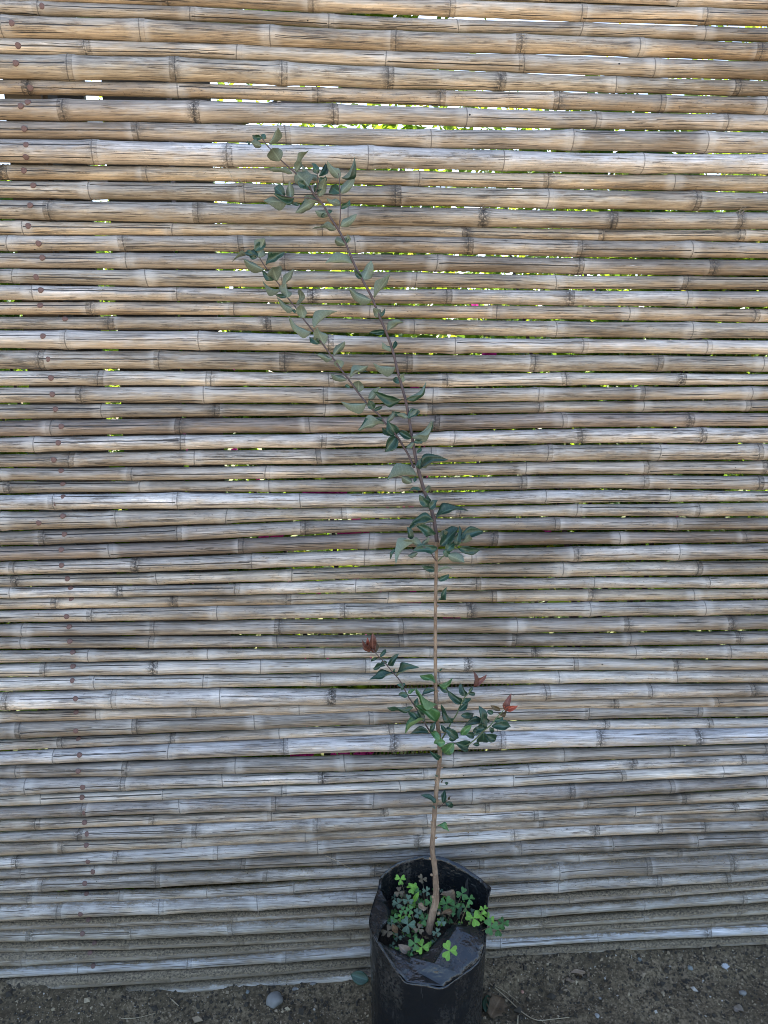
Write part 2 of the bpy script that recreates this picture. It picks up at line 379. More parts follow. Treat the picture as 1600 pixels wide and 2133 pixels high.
# ------------------------------------------------------------------ the bamboo fence
# each pole: tone, dust, [(top, bottom) seen at x = 0, 400, 800, 1200, 1600], joints, nails
W_, w_, n_, t_, d_, D_ = 'W', 'w', 'n', 't', 'd', 'D'
POLES = [
 (n_,0,[(-135,-104),(-115,-83),(-98,-66),(-86,-54),(-74,-42)],[90,400,690,980,1260,1520],[]),
 (t_,0,[(-101,-70),(-80,-46),(-64,-31),(-52,-20),(-40,-6)],[210,480,760,1030,1300,1580],[]),
 (t_,0,[(-68,-36),(-45,-24),(-30,-6),(-20,7),(-6,21)],[60,330,610,880,1145,1412],[]),
 (t_,0,[(-34,2),(-22,12),(-6,27),(7,42),(20,54)],[60,350,652,935,1208,1467],[]),
 (n_,0,[(-2,31),(16,44),(36,63),(48,74),(59,88)],[82,397,685,953,1210,1465],[(86,10)]),
 (t_,0,[(31,77),(45,89),(64,105),(76,114),(89,124)],[10,293,565,825,1082,1325,1580],[(28,52)]),
 (n_,0,[(79,112),(89,121),(107,139),(116,153),(128,164)],[180,494,803,1088,1358],[(37,94)]),
 (n_,0,[(115,164),(122,169),(142,183),(159,191),(169,200)],[145,367,586,807,1039,1282,1535],[(37,135)]),
 (t_,0,[(166,195),(174,203),(186,215),(193,227),(203,239)],[60,370,660,918,1163,1373,1587],[(60,180)]),
 (n_,0,[(205,250),(209,253),(220,257),(233,268),(240,273)],[138,409,692,969,1236,1509],[(46,223),(60,214)]),
 (n_,0,[(252,288),(259,296),(269,304),(273,312),(276,317)],[288,594,895,1188,1462],[(52,269)]),
 (W_,0,[(290,340),(296,344),(307,352),(318,359),(322,363)],[198,476,765,1045,1332],[(60,305),(58,330)]),
 (t_,0,[(343,374),(349,378),(354,385),(361,393),(365,400)],[8,308,592,871,1140,1402],[(48,354)]),
 (n_,0,[(377,413),(380,418),(388,427),(396,437),(402,440)],[189,510,823,1137,1442],[(68,385)]),
 (n_,0,[(414,455),(420,464),(430,469),(438,475),(442,476)],[108,415,725,1005,1272,1537],[(64,428)]),
 (t_,0,[(459,489),(466,491),(474,491),(481,499),(482,504)],[50,362,670,970,1253,1538],[(58,470)]),
 (n_,0,[(491,523),(489,524),(490,524),(498,534),(504,538)],[20,259,497,738,973,1208,1435],[(80,507)]),
 (d_,0,[(526,558),(525,561),(531,564),(538,572),(541,575)],[265,593,908,1202,1482],[(87,536)]),
 (n_,0,[(561,589),(561,597),(567,599),(572,602),(576,605)],[30,307,587,866,1155,1428],[(75,577)]),
 (w_,0,[(594,625),(599,630),(602,633),(604,637),(606,640)],[70,370,652,927,1183,1427],[(85,604)]),
 (t_,0,[(629,654),(628,657),(635,661),(638,667),(644,671)],[193,488,772,1035,1308,1567],[(81,635)]),
 (n_,0,[(660,686),(659,688),(665,694),(669,702),(672,706)],[227,555,862,1156,1437],[(132,663)]),
 (w_,0,[(688,726),(690,730),(702,735),(706,737),(709,739)],[144,418,685,947,1210,1468],[(91,700)]),
 (n_,0,[(730,769),(732,772),(739,775),(738,773),(742,774)],[88,335,594,847,1112,1367],[(101,748)]),
 (w_,0,[(773,803),(772,804),(778,806),(777,804),(778,802)],[207,441,685,930,1177,1415],[(107,787)]),
 (n_,0,[(808,839),(805,840),(808,840),(805,833),(804,831)],[174,426,674,902,1121,1340,1560],[(110,821)]),
 (d_,0,[(842,873),(841,870),(843,865),(837,857),(834,857)],[214,447,676,900,1121,1338,1560],[(115,852)]),
 (D_,0,[(876,910),(870,904),(867,899),(860,891),(860,889)],[110,377,644,905,1168,1431],[(127,888)]),
 (w_,0,[(912,943),(905,935),(902,930),(893,924),(890,922)],[75,378,669,943,1209,1455],[(122,922)]),
 (n_,0,[(946,973),(939,970),(934,965),(925,959),(925,958)],[146,407,660,897,1137,1368,1572],[(111,958)]),
 (n_,0,[(975,1001),(971,998),(967,993),(961,988),(960,986)],[2,277,555,828,1095,1347,1592],[(125,981)]),
 (d_,0,[(1004,1029),(1003,1025),(997,1023),(990,1018),(992,1021)],[18,293,560,825,1085,1338,1575],[(127,1009)]),
 (W_,0,[(1030,1062),(1025,1060),(1028,1056),(1021,1048),(1021,1045)],[116,372,626,880,1134,1392],[(130,1035),(117,1049)]),
 (n_,0,[(1066,1104),(1061,1091),(1058,1078),(1051,1075),(1046,1075)],[6,245,473,712,958,1200,1452],[(132,1074),(83,1088)]),
 (d_,0,[(1107,1136),(1096,1124),(1081,1106),(1079,1106),(1079,1104)],[93,370,636,895,1153,1405],[(133,1113)]),
 (D_,0,[(1138,1168),(1127,1155),(1111,1140),(1107,1132),(1107,1130)],[229,508,769,1026,1288,1550],[(127,1145)]),
 (n_,0,[(1170,1198),(1159,1188),(1146,1177),(1140,1170),(1132,1166)],[33,287,525,760,979,1200,1410],[(127,1178)]),
 (n_,0,[(1199,1223),(1192,1215),(1179,1205),(1172,1201),(1167,1197)],[35,327,608,894,1170,1448],[(137,1208)]),
 (w_,0,[(1225,1246),(1218,1242),(1207,1233),(1204,1226),(1201,1225)],[21,245,491,742,992,1238,1475],[(142,1227)]),
 (t_,0,[(1247,1271),(1242,1260),(1235,1254),(1228,1251),(1226,1247)],[117,360,596,808,1025,1232,1445],[(143,1252)]),
 (n_,0,[(1272,1297),(1264,1293),(1257,1285),(1257,1286),(1250,1279)],[193,455,718,980,1225,1463],[(138,1285)]),
 (d_,0,[(1300,1325),(1293,1323),(1291,1320),(1286,1318),(1283,1311)],[50,323,583,837,1074,1305,1518],[(142,1307)]),
 (d_,0,[(1329,1352),(1326,1350),(1323,1348),(1319,1346),(1315,1341)],[45,313,577,830,1074,1310,1535],[(143,1338)]),
 (n_,0,[(1355,1380),(1352,1374),(1350,1368),(1348,1370),(1344,1373)],[187,435,675,902,1115,1320,1517],[(149,1361)]),
 (w_,0,[(1384,1410),(1378,1405),(1372,1400),(1371,1396),(1375,1394)],[95,320,542,760,973,1195,1410],[(150,1390)]),
 (w_,0,[(1413,1440),(1407,1431),(1402,1426),(1399,1424),(1396,1420)],[201,423,667,915,1162,1407],[(150,1419)]),
 (w_,0,[(1444,1479),(1437,1474),(1434,1466),(1425,1458),(1426,1450)],[20,238,461,690,910,1133,1353,1568],[(159,1453)]),
 (t_,0,[(1483,1505),(1477,1491),(1467,1478),(1460,1472),(1453,1468)],[200,410,623,845,1060,1278,1493],[(155,1488)]),
 (d_,0,[(1507,1540),(1494,1524),(1480,1509),(1472,1499),(1470,1491)],[47,288,530,768,1000,1225,1452],[(159,1521)]),
 (w_,0,[(1542,1562),(1526,1546),(1510,1529),(1501,1520),(1497,1515)],[131,356,583,812,1036,1258,1476],[(158,1540)]),
 (W_,0,[(1568,1594),(1549,1578),(1535,1565),(1522,1555),(1517,1548)],[115,354,592,821,1040,1245,1448],[(166,1572)]),
 (d_,0,[(1596,1622),(1584,1615),(1572,1603),(1561,1583),(1551,1570)],[37,267,492,718,942,1172,1392],[(163,1606)]),
 (w_,0,[(1623,1657),(1615,1643),(1607,1628),(1589,1610),(1571,1590)],[59,257,463,672,882,1099,1317,1543],[(174,1637)]),
 (w_,0.05,[(1660,1680),(1643,1661),(1629,1650),(1606,1632),(1591,1615)],[87,340,588,832,1068,1290,1502],[(169,1664)]),
 (d_,0.05,[(1682,1708),(1665,1693),(1653,1683),(1634,1663),(1618,1642)],[174,375,575,778,982,1185,1392,1592],[(175,1693)]),
 (t_,0.15,[(1709,1732),(1696,1715),(1684,1696),(1667,1684),(1642,1666)],[76,320,566,800,1010,1221,1425],[(174,1717)]),
 (w_,0.12,[(1735,1755),(1717,1745),(1699,1727),(1683,1706),(1670,1689)],[165,411,661,888,1111,1322,1528],[(180,1740)]),
 (t_,0.22,[(1757,1783),(1746,1763),(1729,1740),(1708,1717),(1691,1704)],[132,381,636,880,1130,1375,1585],[(178,1764)]),
 (w_,0.15,[(1786,1810),(1764,1795),(1742,1771),(1717,1745),(1707,1732)],[38,247,455,663,870,1070,1235,1365,1464],[(183,1795)]),
 (d_,0.22,[(1811,1832),(1793,1814),(1773,1799),(1746,1776),(1732,1761)],[45,196,325,502,692,895,1083,1272,1447],[(191,1821)]),
 (n_,0.28,[(1833,1861),(1818,1842),(1801,1822),(1780,1794),(1761,1779)],[93,325,558,780,998,1205,1412],[(176,1842)]),
 (n_,0.30,[(1863,1884),(1851,1871),(1828,1852),(1797,1829),(1780,1815)],[60,248,432,612,980,1160,1342,1520],[(176,1866)]),
 (w_,0.26,[(1886,1920),(1868,1901),(1852,1883),(1832,1858),(1815,1832)],[125,335,537,742,950,1160,1367,1512],[(169,1901)]),
 (n_,0.60,[(1922,1935),(1907,1922),(1884,1903),(1859,1880),(1833,1854)],[240,485,740,960,1185,1395],[(180,1918)]),
 (w_,0.36,[(1936,1963),(1923,1952),(1905,1933),(1883,1903),(1855,1880)],[68,276,485,695,910,1125,1340,1543],[(171,1946)]),
 (n_,0.62,[(1967,1983),(1956,1972),(1935,1952),(1910,1930),(1883,1905)],[50,260,500,730,960,1130,1340,1540],[(192,1971)]),
 (n_,0.66,[(1985,2012),(1976,1995),(1952,1966),(1929,1943),(1907,1922)],[50,330,560,800,1020,1240,1480],[(184,1989)]),
 (W_,0.34,[(2018,2038),(1994,2017),(1962,1992),(1944,1966),(1922,1948)],[165,390,595,820,1040,1245,1470],[(191,2020)]),
 (n_,0.80,[(2042,2068),(2019,2044),(1993,2013),(1967,1986),(1949,1969)],[120,350,570,780,985,1240,1450],[]),
 (w_,0.55,[(2072,2095),(2046,2068),(2014,2040),(1988,2010),(1970,1990)],[100,320,570,790,1010,1230,1450],[]),
]
TONE = {'W': (0.50, 0.485, 0.465), 'w': (0.46, 0.43, 0.385), 'n': (0.365, 0.332, 0.287), 't': (0.40, 0.342, 0.267), 'd': (0.275, 0.25, 0.22), 'D': (0.22, 0.187, 0.16)}
PXS = [0, 400, 800, 1200, 1600]
HOR = 1066.5 - FPX * math.tan(PITCH)

fence = empty('bamboo_fence', (0, 0, 0), 'weathered horizontal bamboo pole fence with rusty nails, behind the sapling', 'fence')
def nail_mesh():
    prof = [(0, .0021), (.0030, .0020), (.0052, .0014), (.0064, .0005), (.0064, -.0006), (.0022, -.0010), (.0020, -.012), (0, -.012)]
    V = []; F = []; S = 12
    for (r, z) in prof:
        for k in range(S):
            a = 2 * math.pi * k / S; rr = r * (1 + 0.06 * math.sin(3 * a + 1))
            V.append((rr * math.cos(a), rr * math.sin(a), z))
    for i in range(len(prof) - 1):
        for k in range(S): F.append((i * S + k, i * S + (k + 1) % S, (i + 1) * S + (k + 1) % S, (i + 1) * S + k))
    return mesh_data('nail', V, F, [M_RUST])
NAIL = nail_mesh()
SEG = 18
def solve_pole(data, prev, yo=0.0):
    """centre (x, z) and radius at five stations, from the tangent rays; culms lie against the posts at y = 0"""
    st = []
    for k, px in enumerate(PXS):
        top, bot = data[k]
        mid = 0.5 * (top + bot)
        e0, e1 = elev(px, top), elev(px, bot)
        th = elev(px, mid)
        if prev is not None:
            # a touching neighbour nearer the eye level hides one edge; the seen height is then about 2 r cos(theta)
            gap_up = top - prev[k][1]
        else: gap_up = 3
        half = 0.5 * (e0 - e1)
        if mid > HOR:
            kk = 1.0 / max(0.70, math.cos(th)) if gap_up < 5.0 else 1.0
            half *= lerp(1.0, kk, 0.80); em = e1 + half
        else:
            kk = 1.0 / max(0.85, math.cos(th)); half *= (1 + kk) / 2; em = e0 - half
        r = 0.018
        for _ in range(5):
            D = (-CAM.y - r + yo) / math.cos(em); r = D * math.sin(half)
            r = max(r, 0.0125)
        y = -r + yo
        z = CAM.z + (y - CAM.y) * math.tan(em)
        d = ray(px, mid); x = CAM.x + d.x * ((y - CAM.y) / d.y)
        st.append((x, z, r))
    return st
POLE_SPLINES = []
XL, XR = -1.72, 1.95
def build_pole(i, spec, prev):
    rnd = random.Random(100 + i)
    tone, dust, data, joints, nails = spec
    yo = -rnd.uniform(0, 0.006)      # culms sit a little proud of one another
    st = solve_pole(data, prev, yo)
    xs = [s[0] for s in st]
    # extend past the frame with fading slope
    sl0 = (st[1][1] - st[0][1]) / (xs[1] - xs[0]) * 0.3; sl1 = (st[4][1] - st[3][1]) / (xs[4] - xs[3]) * 0.3
    K = [Vector((XL - 0.6, st[0][1] + sl0 * (XL - 0.6 - xs[0]) * 0.3, st[0][2])), Vector((xs[0] - 0.3, st[0][1] - sl0 * 0.3, st[0][2]))] + \
        [Vector(s) for s in st] + [Vector((xs[4] + 0.3, st[4][1] + sl1 * 0.3, st[4][2])), Vector((XR + 0.6, st[4][1] + sl1 * 0.4, st[4][2]))]
    S = catmull(K, 14); SX = [p.x for p in S]; SZ = [p.y for p in S]; SR = [p.z for p in S]
    zc = lambda x: interp(SX, SZ, x)
    rc = lambda x: interp(SX, SR, x)
    POLE_SPLINES.append((zc, rc, yo))
    # joints in metres
    J = [at(px, interp(PXS, [0.5 * (a + b) for a, b in data], px), -0.02).x for px in joints]
    step = (J[-1] - J[0]) / (len(J) - 1)
    while J[0] - step > XL: J.insert(0, J[0] - step * rnd.uniform(0.9, 1.1))
    while J[-1] + step < XR: J.append(J[-1] + step * rnd.uniform(0.9, 1.1))
    nj = len(J)
    jst = [max(0.0, rnd.gauss(0.42, 0.34)) for _ in J]; jside = [1 if rnd.random() < 0.5 else -1 for _ in J]
    jbulge = [rnd.uniform(0.05, 0.125) for _ in J]
    jseg = [rnd.uniform(0.80, 1.18) for _ in J]
    jz = [rnd.uniform(-0.0012, 0.0012) for _ in J]; jtilt = [rnd.uniform(-0.10, 0.10) for _ in J]
    # splits: per bay up to three, angle measured from straight ahead, + is up
    nl = []
    for (px, py) in nails:
        p = at(px, py, -0.036); r = rc(p.x); s = max(-0.9, min(0.9, (p.z - zc(p.x)) / r)); nl.append((p.x, math.asin(s)))
    cracks = [[], [], []]
    look = math.atan2(CAM.z - zc(0), 1.76)          # where the culm faces the eye
    for b in range(nj - 1):
        a0, a1 = J[b] + 0.004, J[b + 1] - 0.004
        for k in range(3):
            if rnd.random() < (0.7, 0.4, 0.35)[k]:
                an = look + rnd.uniform(-0.95, 0.95); f0, f1 = sorted((rnd.random(), rnd.random()))
                if k == 0 and rnd.random() < 0.6: f0, f1 = 0.0, 1.0
                if f1 - f0 < 0.2: f1 = min(1, f0 + 0.4)
                cracks[k].append([lerp(a0, a1, f0), lerp(a0, a1, f1), an, rnd.uniform(-0.10, 0.10), rnd.uniform(0.2, 1.2) * (1, 0.8, 0.6)[k]])
            else: cracks[k].append([a0, a1, look, 0, 0])
    for q, (nx, na) in enumerate(nl):
        for b in range(nj - 1):
            if J[b] <= nx <= J[b + 1]:
                a0, a1 = J[b] + 0.003, J[b + 1] - 0.003
                cracks[q][b] = [max(a0, nx - rnd.uniform(0.10, 0.3)), min(a1, nx + rnd.uniform(0.12, 0.34)), na, rnd.uniform(-0.05, 0.05), rnd.uniform(0.8, 1.5)]
    # stations along the culm
    X = set()
    x = XL
    while x < XR: X.add(round(x, 5)); x += 0.03
    X.add(XR)
    for j in J:
        for o in (-.045, -.030, -.020, -.013, -.008, -.005, -.003, -.0016, -.0007, 0, .0007, .0016, .003, .005, .0075, .009, .0105, .012, .0145, .019, .028, .042):
            if XL < j + o < XR: X.add(round(j + o, 5))
    X = sorted(X)
    offu = rnd.uniform(0, 40); offv = rnd.uniform(0, 40)
    V = []; F = []; A = {k: [] for k in ('nd', 'ns', 'nst', 'dust', 'ck1', 'ck2', 'ck3', 'ca1', 'ca2', 'ca3', 'upness', 'seg')}; UVV = []
    el = rnd.uniform(0, 6.28)
    ylean = rnd.uniform(-0.0015, 0.0015)
    n1 = SEG + 1
    for x in X:
        b = 0
        while b < nj - 2 and x > J[b + 1]: b += 1
        jj = min((b, b + 1), key=lambda q: abs(x - J[q])); d = (x - J[jj]); s = jside[jj]
        if J[b] > x: frac = 0
        else: frac = min(1, (x - J[b]) / (J[b + 1] - J[b]))
        r0 = rc(x); z0 = zc(x) + lerp(jz[b], jz[min(b + 1, nj - 1)], frac)
        ad = abs(d)
        r = r0 * (0.990 + 0.8 * jbulge[jj] * math.exp(-(ad / 0.016) ** 2) + 0.45 * jbulge[jj] * math.exp(-(ad / 0.05) ** 2) + 0.012 * mnoise.noise(Vector((x * 5, i * 3.3, 0))))
        r += 0.00075 * math.exp(-(d / 0.0011) ** 2) - 0.0006 * math.exp(-((d * s + 0.0030) / 0.0016) ** 2) + 0.0006 * math.exp(-((d * s - 0.0105) / 0.002) ** 2)
        yc = -r0 + yo + ylean * (x * 0.8)
        ckr = []
        for k in range(3):
            c = cracks[k][min(b, nj - 2)]
            inside = 1.0 if c[0] <= x <= c[1] else 0.0
            tp = 0 if not inside else c[4] * min(1.0, 0.35 + 1.6 * min(x - c[0], c[1] - x) / max(0.02, (c[1] - c[0])))
            if c[0] <= J[b] + 0.006 and c[1] >= J[b + 1] - 0.006 and inside: tp = c[4]
            ckr.append((c[2] + c[3] * math.sin((x - c[0]) * 9), tp))
        for k in range(n1):
            # the seam sits at the back of the culm
            a = math.pi + 2 * math.pi * k / SEG - 2 * math.pi        # -pi..pi, 0 = towards the viewer
            rr = r * (1 + 0.012 * math.sin(2 * a + el) + 0.006 * math.sin(3 * a + x * 2 + el))
            tilt = jtilt[jj] * math.exp(-(ad / 0.03) ** 2) * math.sin(a + el) * 0.03
            V.append((x + tilt, yc - rr * math.cos(a), z0 + rr * math.sin(a)))
            UVV += [x + offu, a * r0 + offv, float(i)]
            A['nd'].append(ad); A['ns'].append(float(s) * max(-1, min(1, d / 0.002))); A['nst'].append(min(1.4, jst[jj] * (1 if d * s < 0.012 else 0.35)))
            A['dust'].append(dust); A['seg'].append(jseg[b]); A['upness'].append(math.sin(a))
            for q in range(3):
                A['ck%d' % (q + 1)].append((a - ckr[q][0]) * r0); A['ca%d' % (q + 1)].append(ckr[q][1])
    m = len(X)
    for p in range(m - 1):
        for k in range(SEG): F.append((p * n1 + k, p * n1 + k + 1, (p + 1) * n1 + k + 1, (p + 1) * n1 + k))
    F.append(tuple(range(SEG - 1, -1, -1))); F.append(tuple((m - 1) * n1 + k for k in range(SEG)))
    me = mesh_data('bamboo_pole', V, F, [M_BAMBOO_LOW if dust > 0 else M_BAMBOO])
    me.flip_normals() if me.polygons[5].normal.dot(Vector(me.polygons[5].center) - Vector((me.polygons[5].center.x, yo - st[0][2], zc(me.polygons[5].center.x)))) < 0 else None
    for k, arr in A.items():
        at_ = me.attributes.new(k, 'FLOAT', 'POINT'); at_.data.foreach_set('value', arr)
    at_ = me.attributes.new('puv', 'FLOAT_VECTOR', 'POINT'); at_.data.foreach_set('vector', UVV)
    o = link('bamboo_pole', me, fence)
    tc = TONE[tone]; v = rnd.uniform(0.94, 1.06); o.color = (tc[0] * v, tc[1] * v, tc[2] * v * rnd.uniform(0.97, 1.03), 1)
    for (nx, na) in nl:
        r = rc(nx) * 0.985
        q = link('nail', NAIL, o)
        nrm = Vector((rnd.uniform(-.12, .12), -math.cos(na), math.sin(na))).normalized()
        q.location = Vector((nx, yo - rc(nx) - r * math.cos(na), zc(nx) + r * math.sin(na)))
        q.rotation_euler = nrm.to_track_quat('Z', 'Y').to_euler()
    return o, J
# culms whose edges all but meet in the photograph touch each other
for a, b in zip(POLES, POLES[1:]):
    for k in range(5):
        g = b[2][k][0] - a[2][k][1]
        if g < (5.0 if b[1] < 0.2 or (k in (2, 3) and b[1] == 0.15) else 9.0):
            m = 0.5 * (b[2][k][0] + a[2][k][1])
            gg = (min(max(3.2, g), 4.2) if m > 330 else 1.0) * 0.5
            a[2][k] = (a[2][k][0], m - gg); b[2][k] = (m + gg, b[2][k][1])
        else:
            a[2][k] = (a[2][k][0], a[2][k][1] + 1.2); b[2][k] = (b[2][k][0] - 0.8, b[2][k][1])
prev = None; POLE_OBJ = []
for i, spec in enumerate(POLES):
    POLE_OBJ.append(build_pole(i, spec, prev)); prev = spec[2]

def box(name, cx, cy, z0, z1, sx, sy, m, parent=None, lean=0.0, seed=0):
    """a sawn timber with eased edges and a slightly uneven face"""
    bm = bmesh.new(); bmesh.ops.create_cube(bm, size=1.0)
    for v in bm.verts:
        v.co = Vector((v.co.x * sx, v.co.y * sy, v.co.z * (z1 - z0)))
    bmesh.ops.bevel(bm, geom=bm.edges[:], offset=min(sx, sy) * 0.12, segments=2, affect='EDGES')
    bmesh.ops.subdivide_edges(bm, edges=[e for e in bm.edges if e.calc_length() > 0.3], cuts=6)
    for v in bm.verts: v.co.x += 0.006 * mnoise.noise(Vector((seed, 1.0, v.co.z * 2)))
    me = bpy.data.meshes.new(name); bm.to_mesh(me); bm.free(); me.materials.append(m)
    o = link(name, me, parent, (cx, cy, (z0 + z1) / 2)); o.rotation_euler = (0, lean, 0); return o
px0 = at(95, 770, 0).x
box('post', px0, 0.045, -0.3, 2.42, 0.09, 0.085, M_TIMBER, fence, 0, 1)
box('post', px0 + 2.62, 0.045, -0.3, 2.42, 0.09, 0.085, M_TIMBER, fence, 0, 2)

def strands(name, parent, p, n, length, spread, seed, m=M_FIBRE, thick=0.0005, down=0.3):
    rnd = random.Random(seed); V = []; F = []
    for _ in range(n):
        d = Vector((rnd.gauss(0, spread), -0.35 - rnd.random() * 0.4, rnd.gauss(0.2 - down, spread))).normalized()
        q = p + Vector((rnd.gauss(0, 0.004), 0, rnd.gauss(0, 0.006))); L = length * rnd.uniform(0.4, 1)
        b = Vector((rnd.gauss(0, .3), 0, rnd.gauss(-0.2, .3))) * L
        pts = [q, q + d * L * 0.5 + b * 0.2, q + d * L + b * 0.7]
        v, f = tube(catmull(pts, 2), [thick, thick, thick * .8, thick * .6, thick * .3], 4)
        k = len(V); V += v; F += [tuple(a + k for a in ff) for ff in f]
    o = link(name, mesh_data(name, V, F, [m]), parent); return o
def pole_at(py, px):
    for i, s in enumerate(POLES):
        if interp(PXS, [a for a, b in s[2]], px) - 1 <= py <= interp(PXS, [b for a, b in s[2]], px) + 1: return i
    return 20
for k, (px, py, n, L) in enumerate([(1005, 436, 18, .016), (1540, 446, 22, .02), (498, 385, 20, .02), (1265, 478, 14, .014), (1078, 1765, 20, .022), (490, 1232, 14, .012), (1230, 1225, 12, .014), (735, 1232, 10, .01), (918, 190, 16, .018), (1085, 80, 12, .012)]):
    i = pole_at(py, px); zc, rc, yo = POLE_SPLINES[i]; p = at(px, py, -0.036)
    s = max(-0.95, min(0.95, (p.z - zc(p.x)) / rc(p.x))); r = rc(p.x)
    strands('fibre_tuft', POLE_OBJ[i][0], Vector((p.x, yo - r - r * math.cos(math.asin(s)), p.z)), n, L, 0.8, k)
# long single bristles
for (pts) in ([(678, 1782), (705, 1795), (737, 1814)], [(470, 346), (480, 362), (486, 378)]):
    P = catmull([at(x, y, -0.05 - 0.006 * j) for j, (x, y) in enumerate(pts)], 4)
    v, f = tube(P, [0.0009 - 0.00005 * j for j in range(len(P))], 5)
    i = pole_at(pts[0][1], pts[0][0]); link('bristle', mesh_data('bristle', v, f, [M_STRAW]), POLE_OBJ[i][0])

# ------------------------------------------------------------------ the garden behind the fence, seen through the gaps
def board(pxa, pxb, ya, yb, Y, label, seed):
    a = at(pxa, ya, Y); b = at(pxb, ya, Y); z1 = a.z; z0 = at(pxa, yb, Y).z
    o = box('timber_board', (a.x + b.x) / 2, Y, max(0.0, z0), z1, b.x - a.x, 0.024, M_TIMBER, None, 0, seed)
    tag(o, label, 'board', 'timber boards leaning behind the fence')
board(98, 168, 78, 1500, 0.13, 'narrow grey timber board behind the fence, nearest to its nailed edge', 5)
board(207, 340, 60, 1500, 0.14, 'widest grey timber board behind the fence, middle of the three', 6)
board(352, 432, 70, 1500, 0.16, 'grey timber board behind the fence, rightmost of the three', 7)

def foliage(n, rx, ry, z0, z1, size, rnd, mats, shape=1.0, leafness=2.0):
    """many small folded leaf faces through a crown's volume"""
    V = []; F = []; I = []
    for _ in range(n):
        while True:
            u = Vector((rnd.uniform(-1, 1), rnd.uniform(-1, 1), rnd.uniform(-1, 1)))
            if 0.25 < u.length < 1: break
        h = u.z * 0.5 + 0.5
        p = Vector((u.x * rx, u.y * ry, lerp(z0, z1, h)))
        if mnoise.noise(p * 3.1 + Vector((rnd.seedv, 0, 0))) < -0.12: continue
        L = size * rnd.uniform(0.5, 1.2); d = Vector((rnd.gauss(0, 1), rnd.gauss(0, 1), rnd.gauss(-0.1, 0.7))).normalized()
        s = d.cross(Vector((rnd.gauss(0, 1), rnd.gauss(0, 1), rnd.gauss(0, 1)))).normalized() * L / leafness * 0.5
        nrm = d.cross(s).normalized() * L * 0.12
        k = len(V)
        V += [p, p + d * L * 0.5 + s + nrm, p + d * L, p + d * L * 0.5 - s + nrm, p + d * L * 0.5]
        F += [(k, k + 1, k + 4), (k + 1, k + 2, k + 4), (k, k + 4, k + 3), (k + 4, k + 2, k + 3)]
        mi = rnd.choices(range(len(mats)), weights=[6, 3, 1][:len(mats)])[0]; I += [mi] * 4
    return V, F, I
class Rn(random.Random): pass
def bush(name, loc, rx, ry, z0, z1, n, size, label, cat, seed, flowers=0, group=None):
    rnd = Rn(seed); rnd.seedv = seed * 7.3
    root = empty(name, loc, label, cat, group)
    V, F, I = foliage(n, rx, ry, z0, z1, size, rnd, BG_LEAF)
    link('crown', mesh_data('crown', V, F, BG_LEAF, False, I), root)
    SV = []; SF = []
    for k in range(6):
        a = rnd.uniform(0, 6.28); e = Vector((math.cos(a) * rx * .6, math.sin(a) * ry * .6, lerp(z0, z1, rnd.uniform(.5, .85))))
        P = catmull([Vector((rnd.gauss(0, .02), rnd.gauss(0, .02), 0)), e * 0.5 + Vector((rnd.gauss(0, .05), rnd.gauss(0, .05), 0)), e], 4)
        v, f = tube(P, [0.014 * (1 - 0.8 * j / (len(P) - 1)) for j in range(len(P))], 6)
        q = len(SV); SV += v; SF += [tuple(x + q for x in ff) for ff in f]
    link('stem', mesh_data('stem', SV, SF, [M_TWIG]), root)
    if flowers:
        V = []; F = []
        for _ in range(flowers):
            cz = lerp(z0, z1, rnd.random()); a = rnd.uniform(math.pi, 2 * math.pi) if rnd.random() < .7 else rnd.uniform(0, 6.28)
            q = math.sqrt(max(0.05, 1 - (2 * (cz - z0) / (z1 - z0) - 1) ** 2)); c = Vector((math.cos(a) * rx * q, math.sin(a) * ry * q, cz))
            for b in range(5):
                d = Vector((rnd.gauss(0, 1), rnd.gauss(0, 1), rnd.gauss(0, 1))).normalized(); s = d.cross(Vector((rnd.gauss(0, 1), rnd.gauss(0, 1), .3))).normalized()
                L = 0.035; k = len(V); nn = d.cross(s) * 0.006
                V += [c, c + d * L * .45 + s * L * .45 + nn, c + d * L, c + d * L * .45 - s * L * .45 + nn]; F += [(k, k + 1, k + 2), (k, k + 2, k + 3)]
        tag(link('flower_bracts', mesh_data('flower_bracts', V, F, [M_PETAL], False), root), kind='stuff')
    return root
GB = 'garden bushes behind the fence'
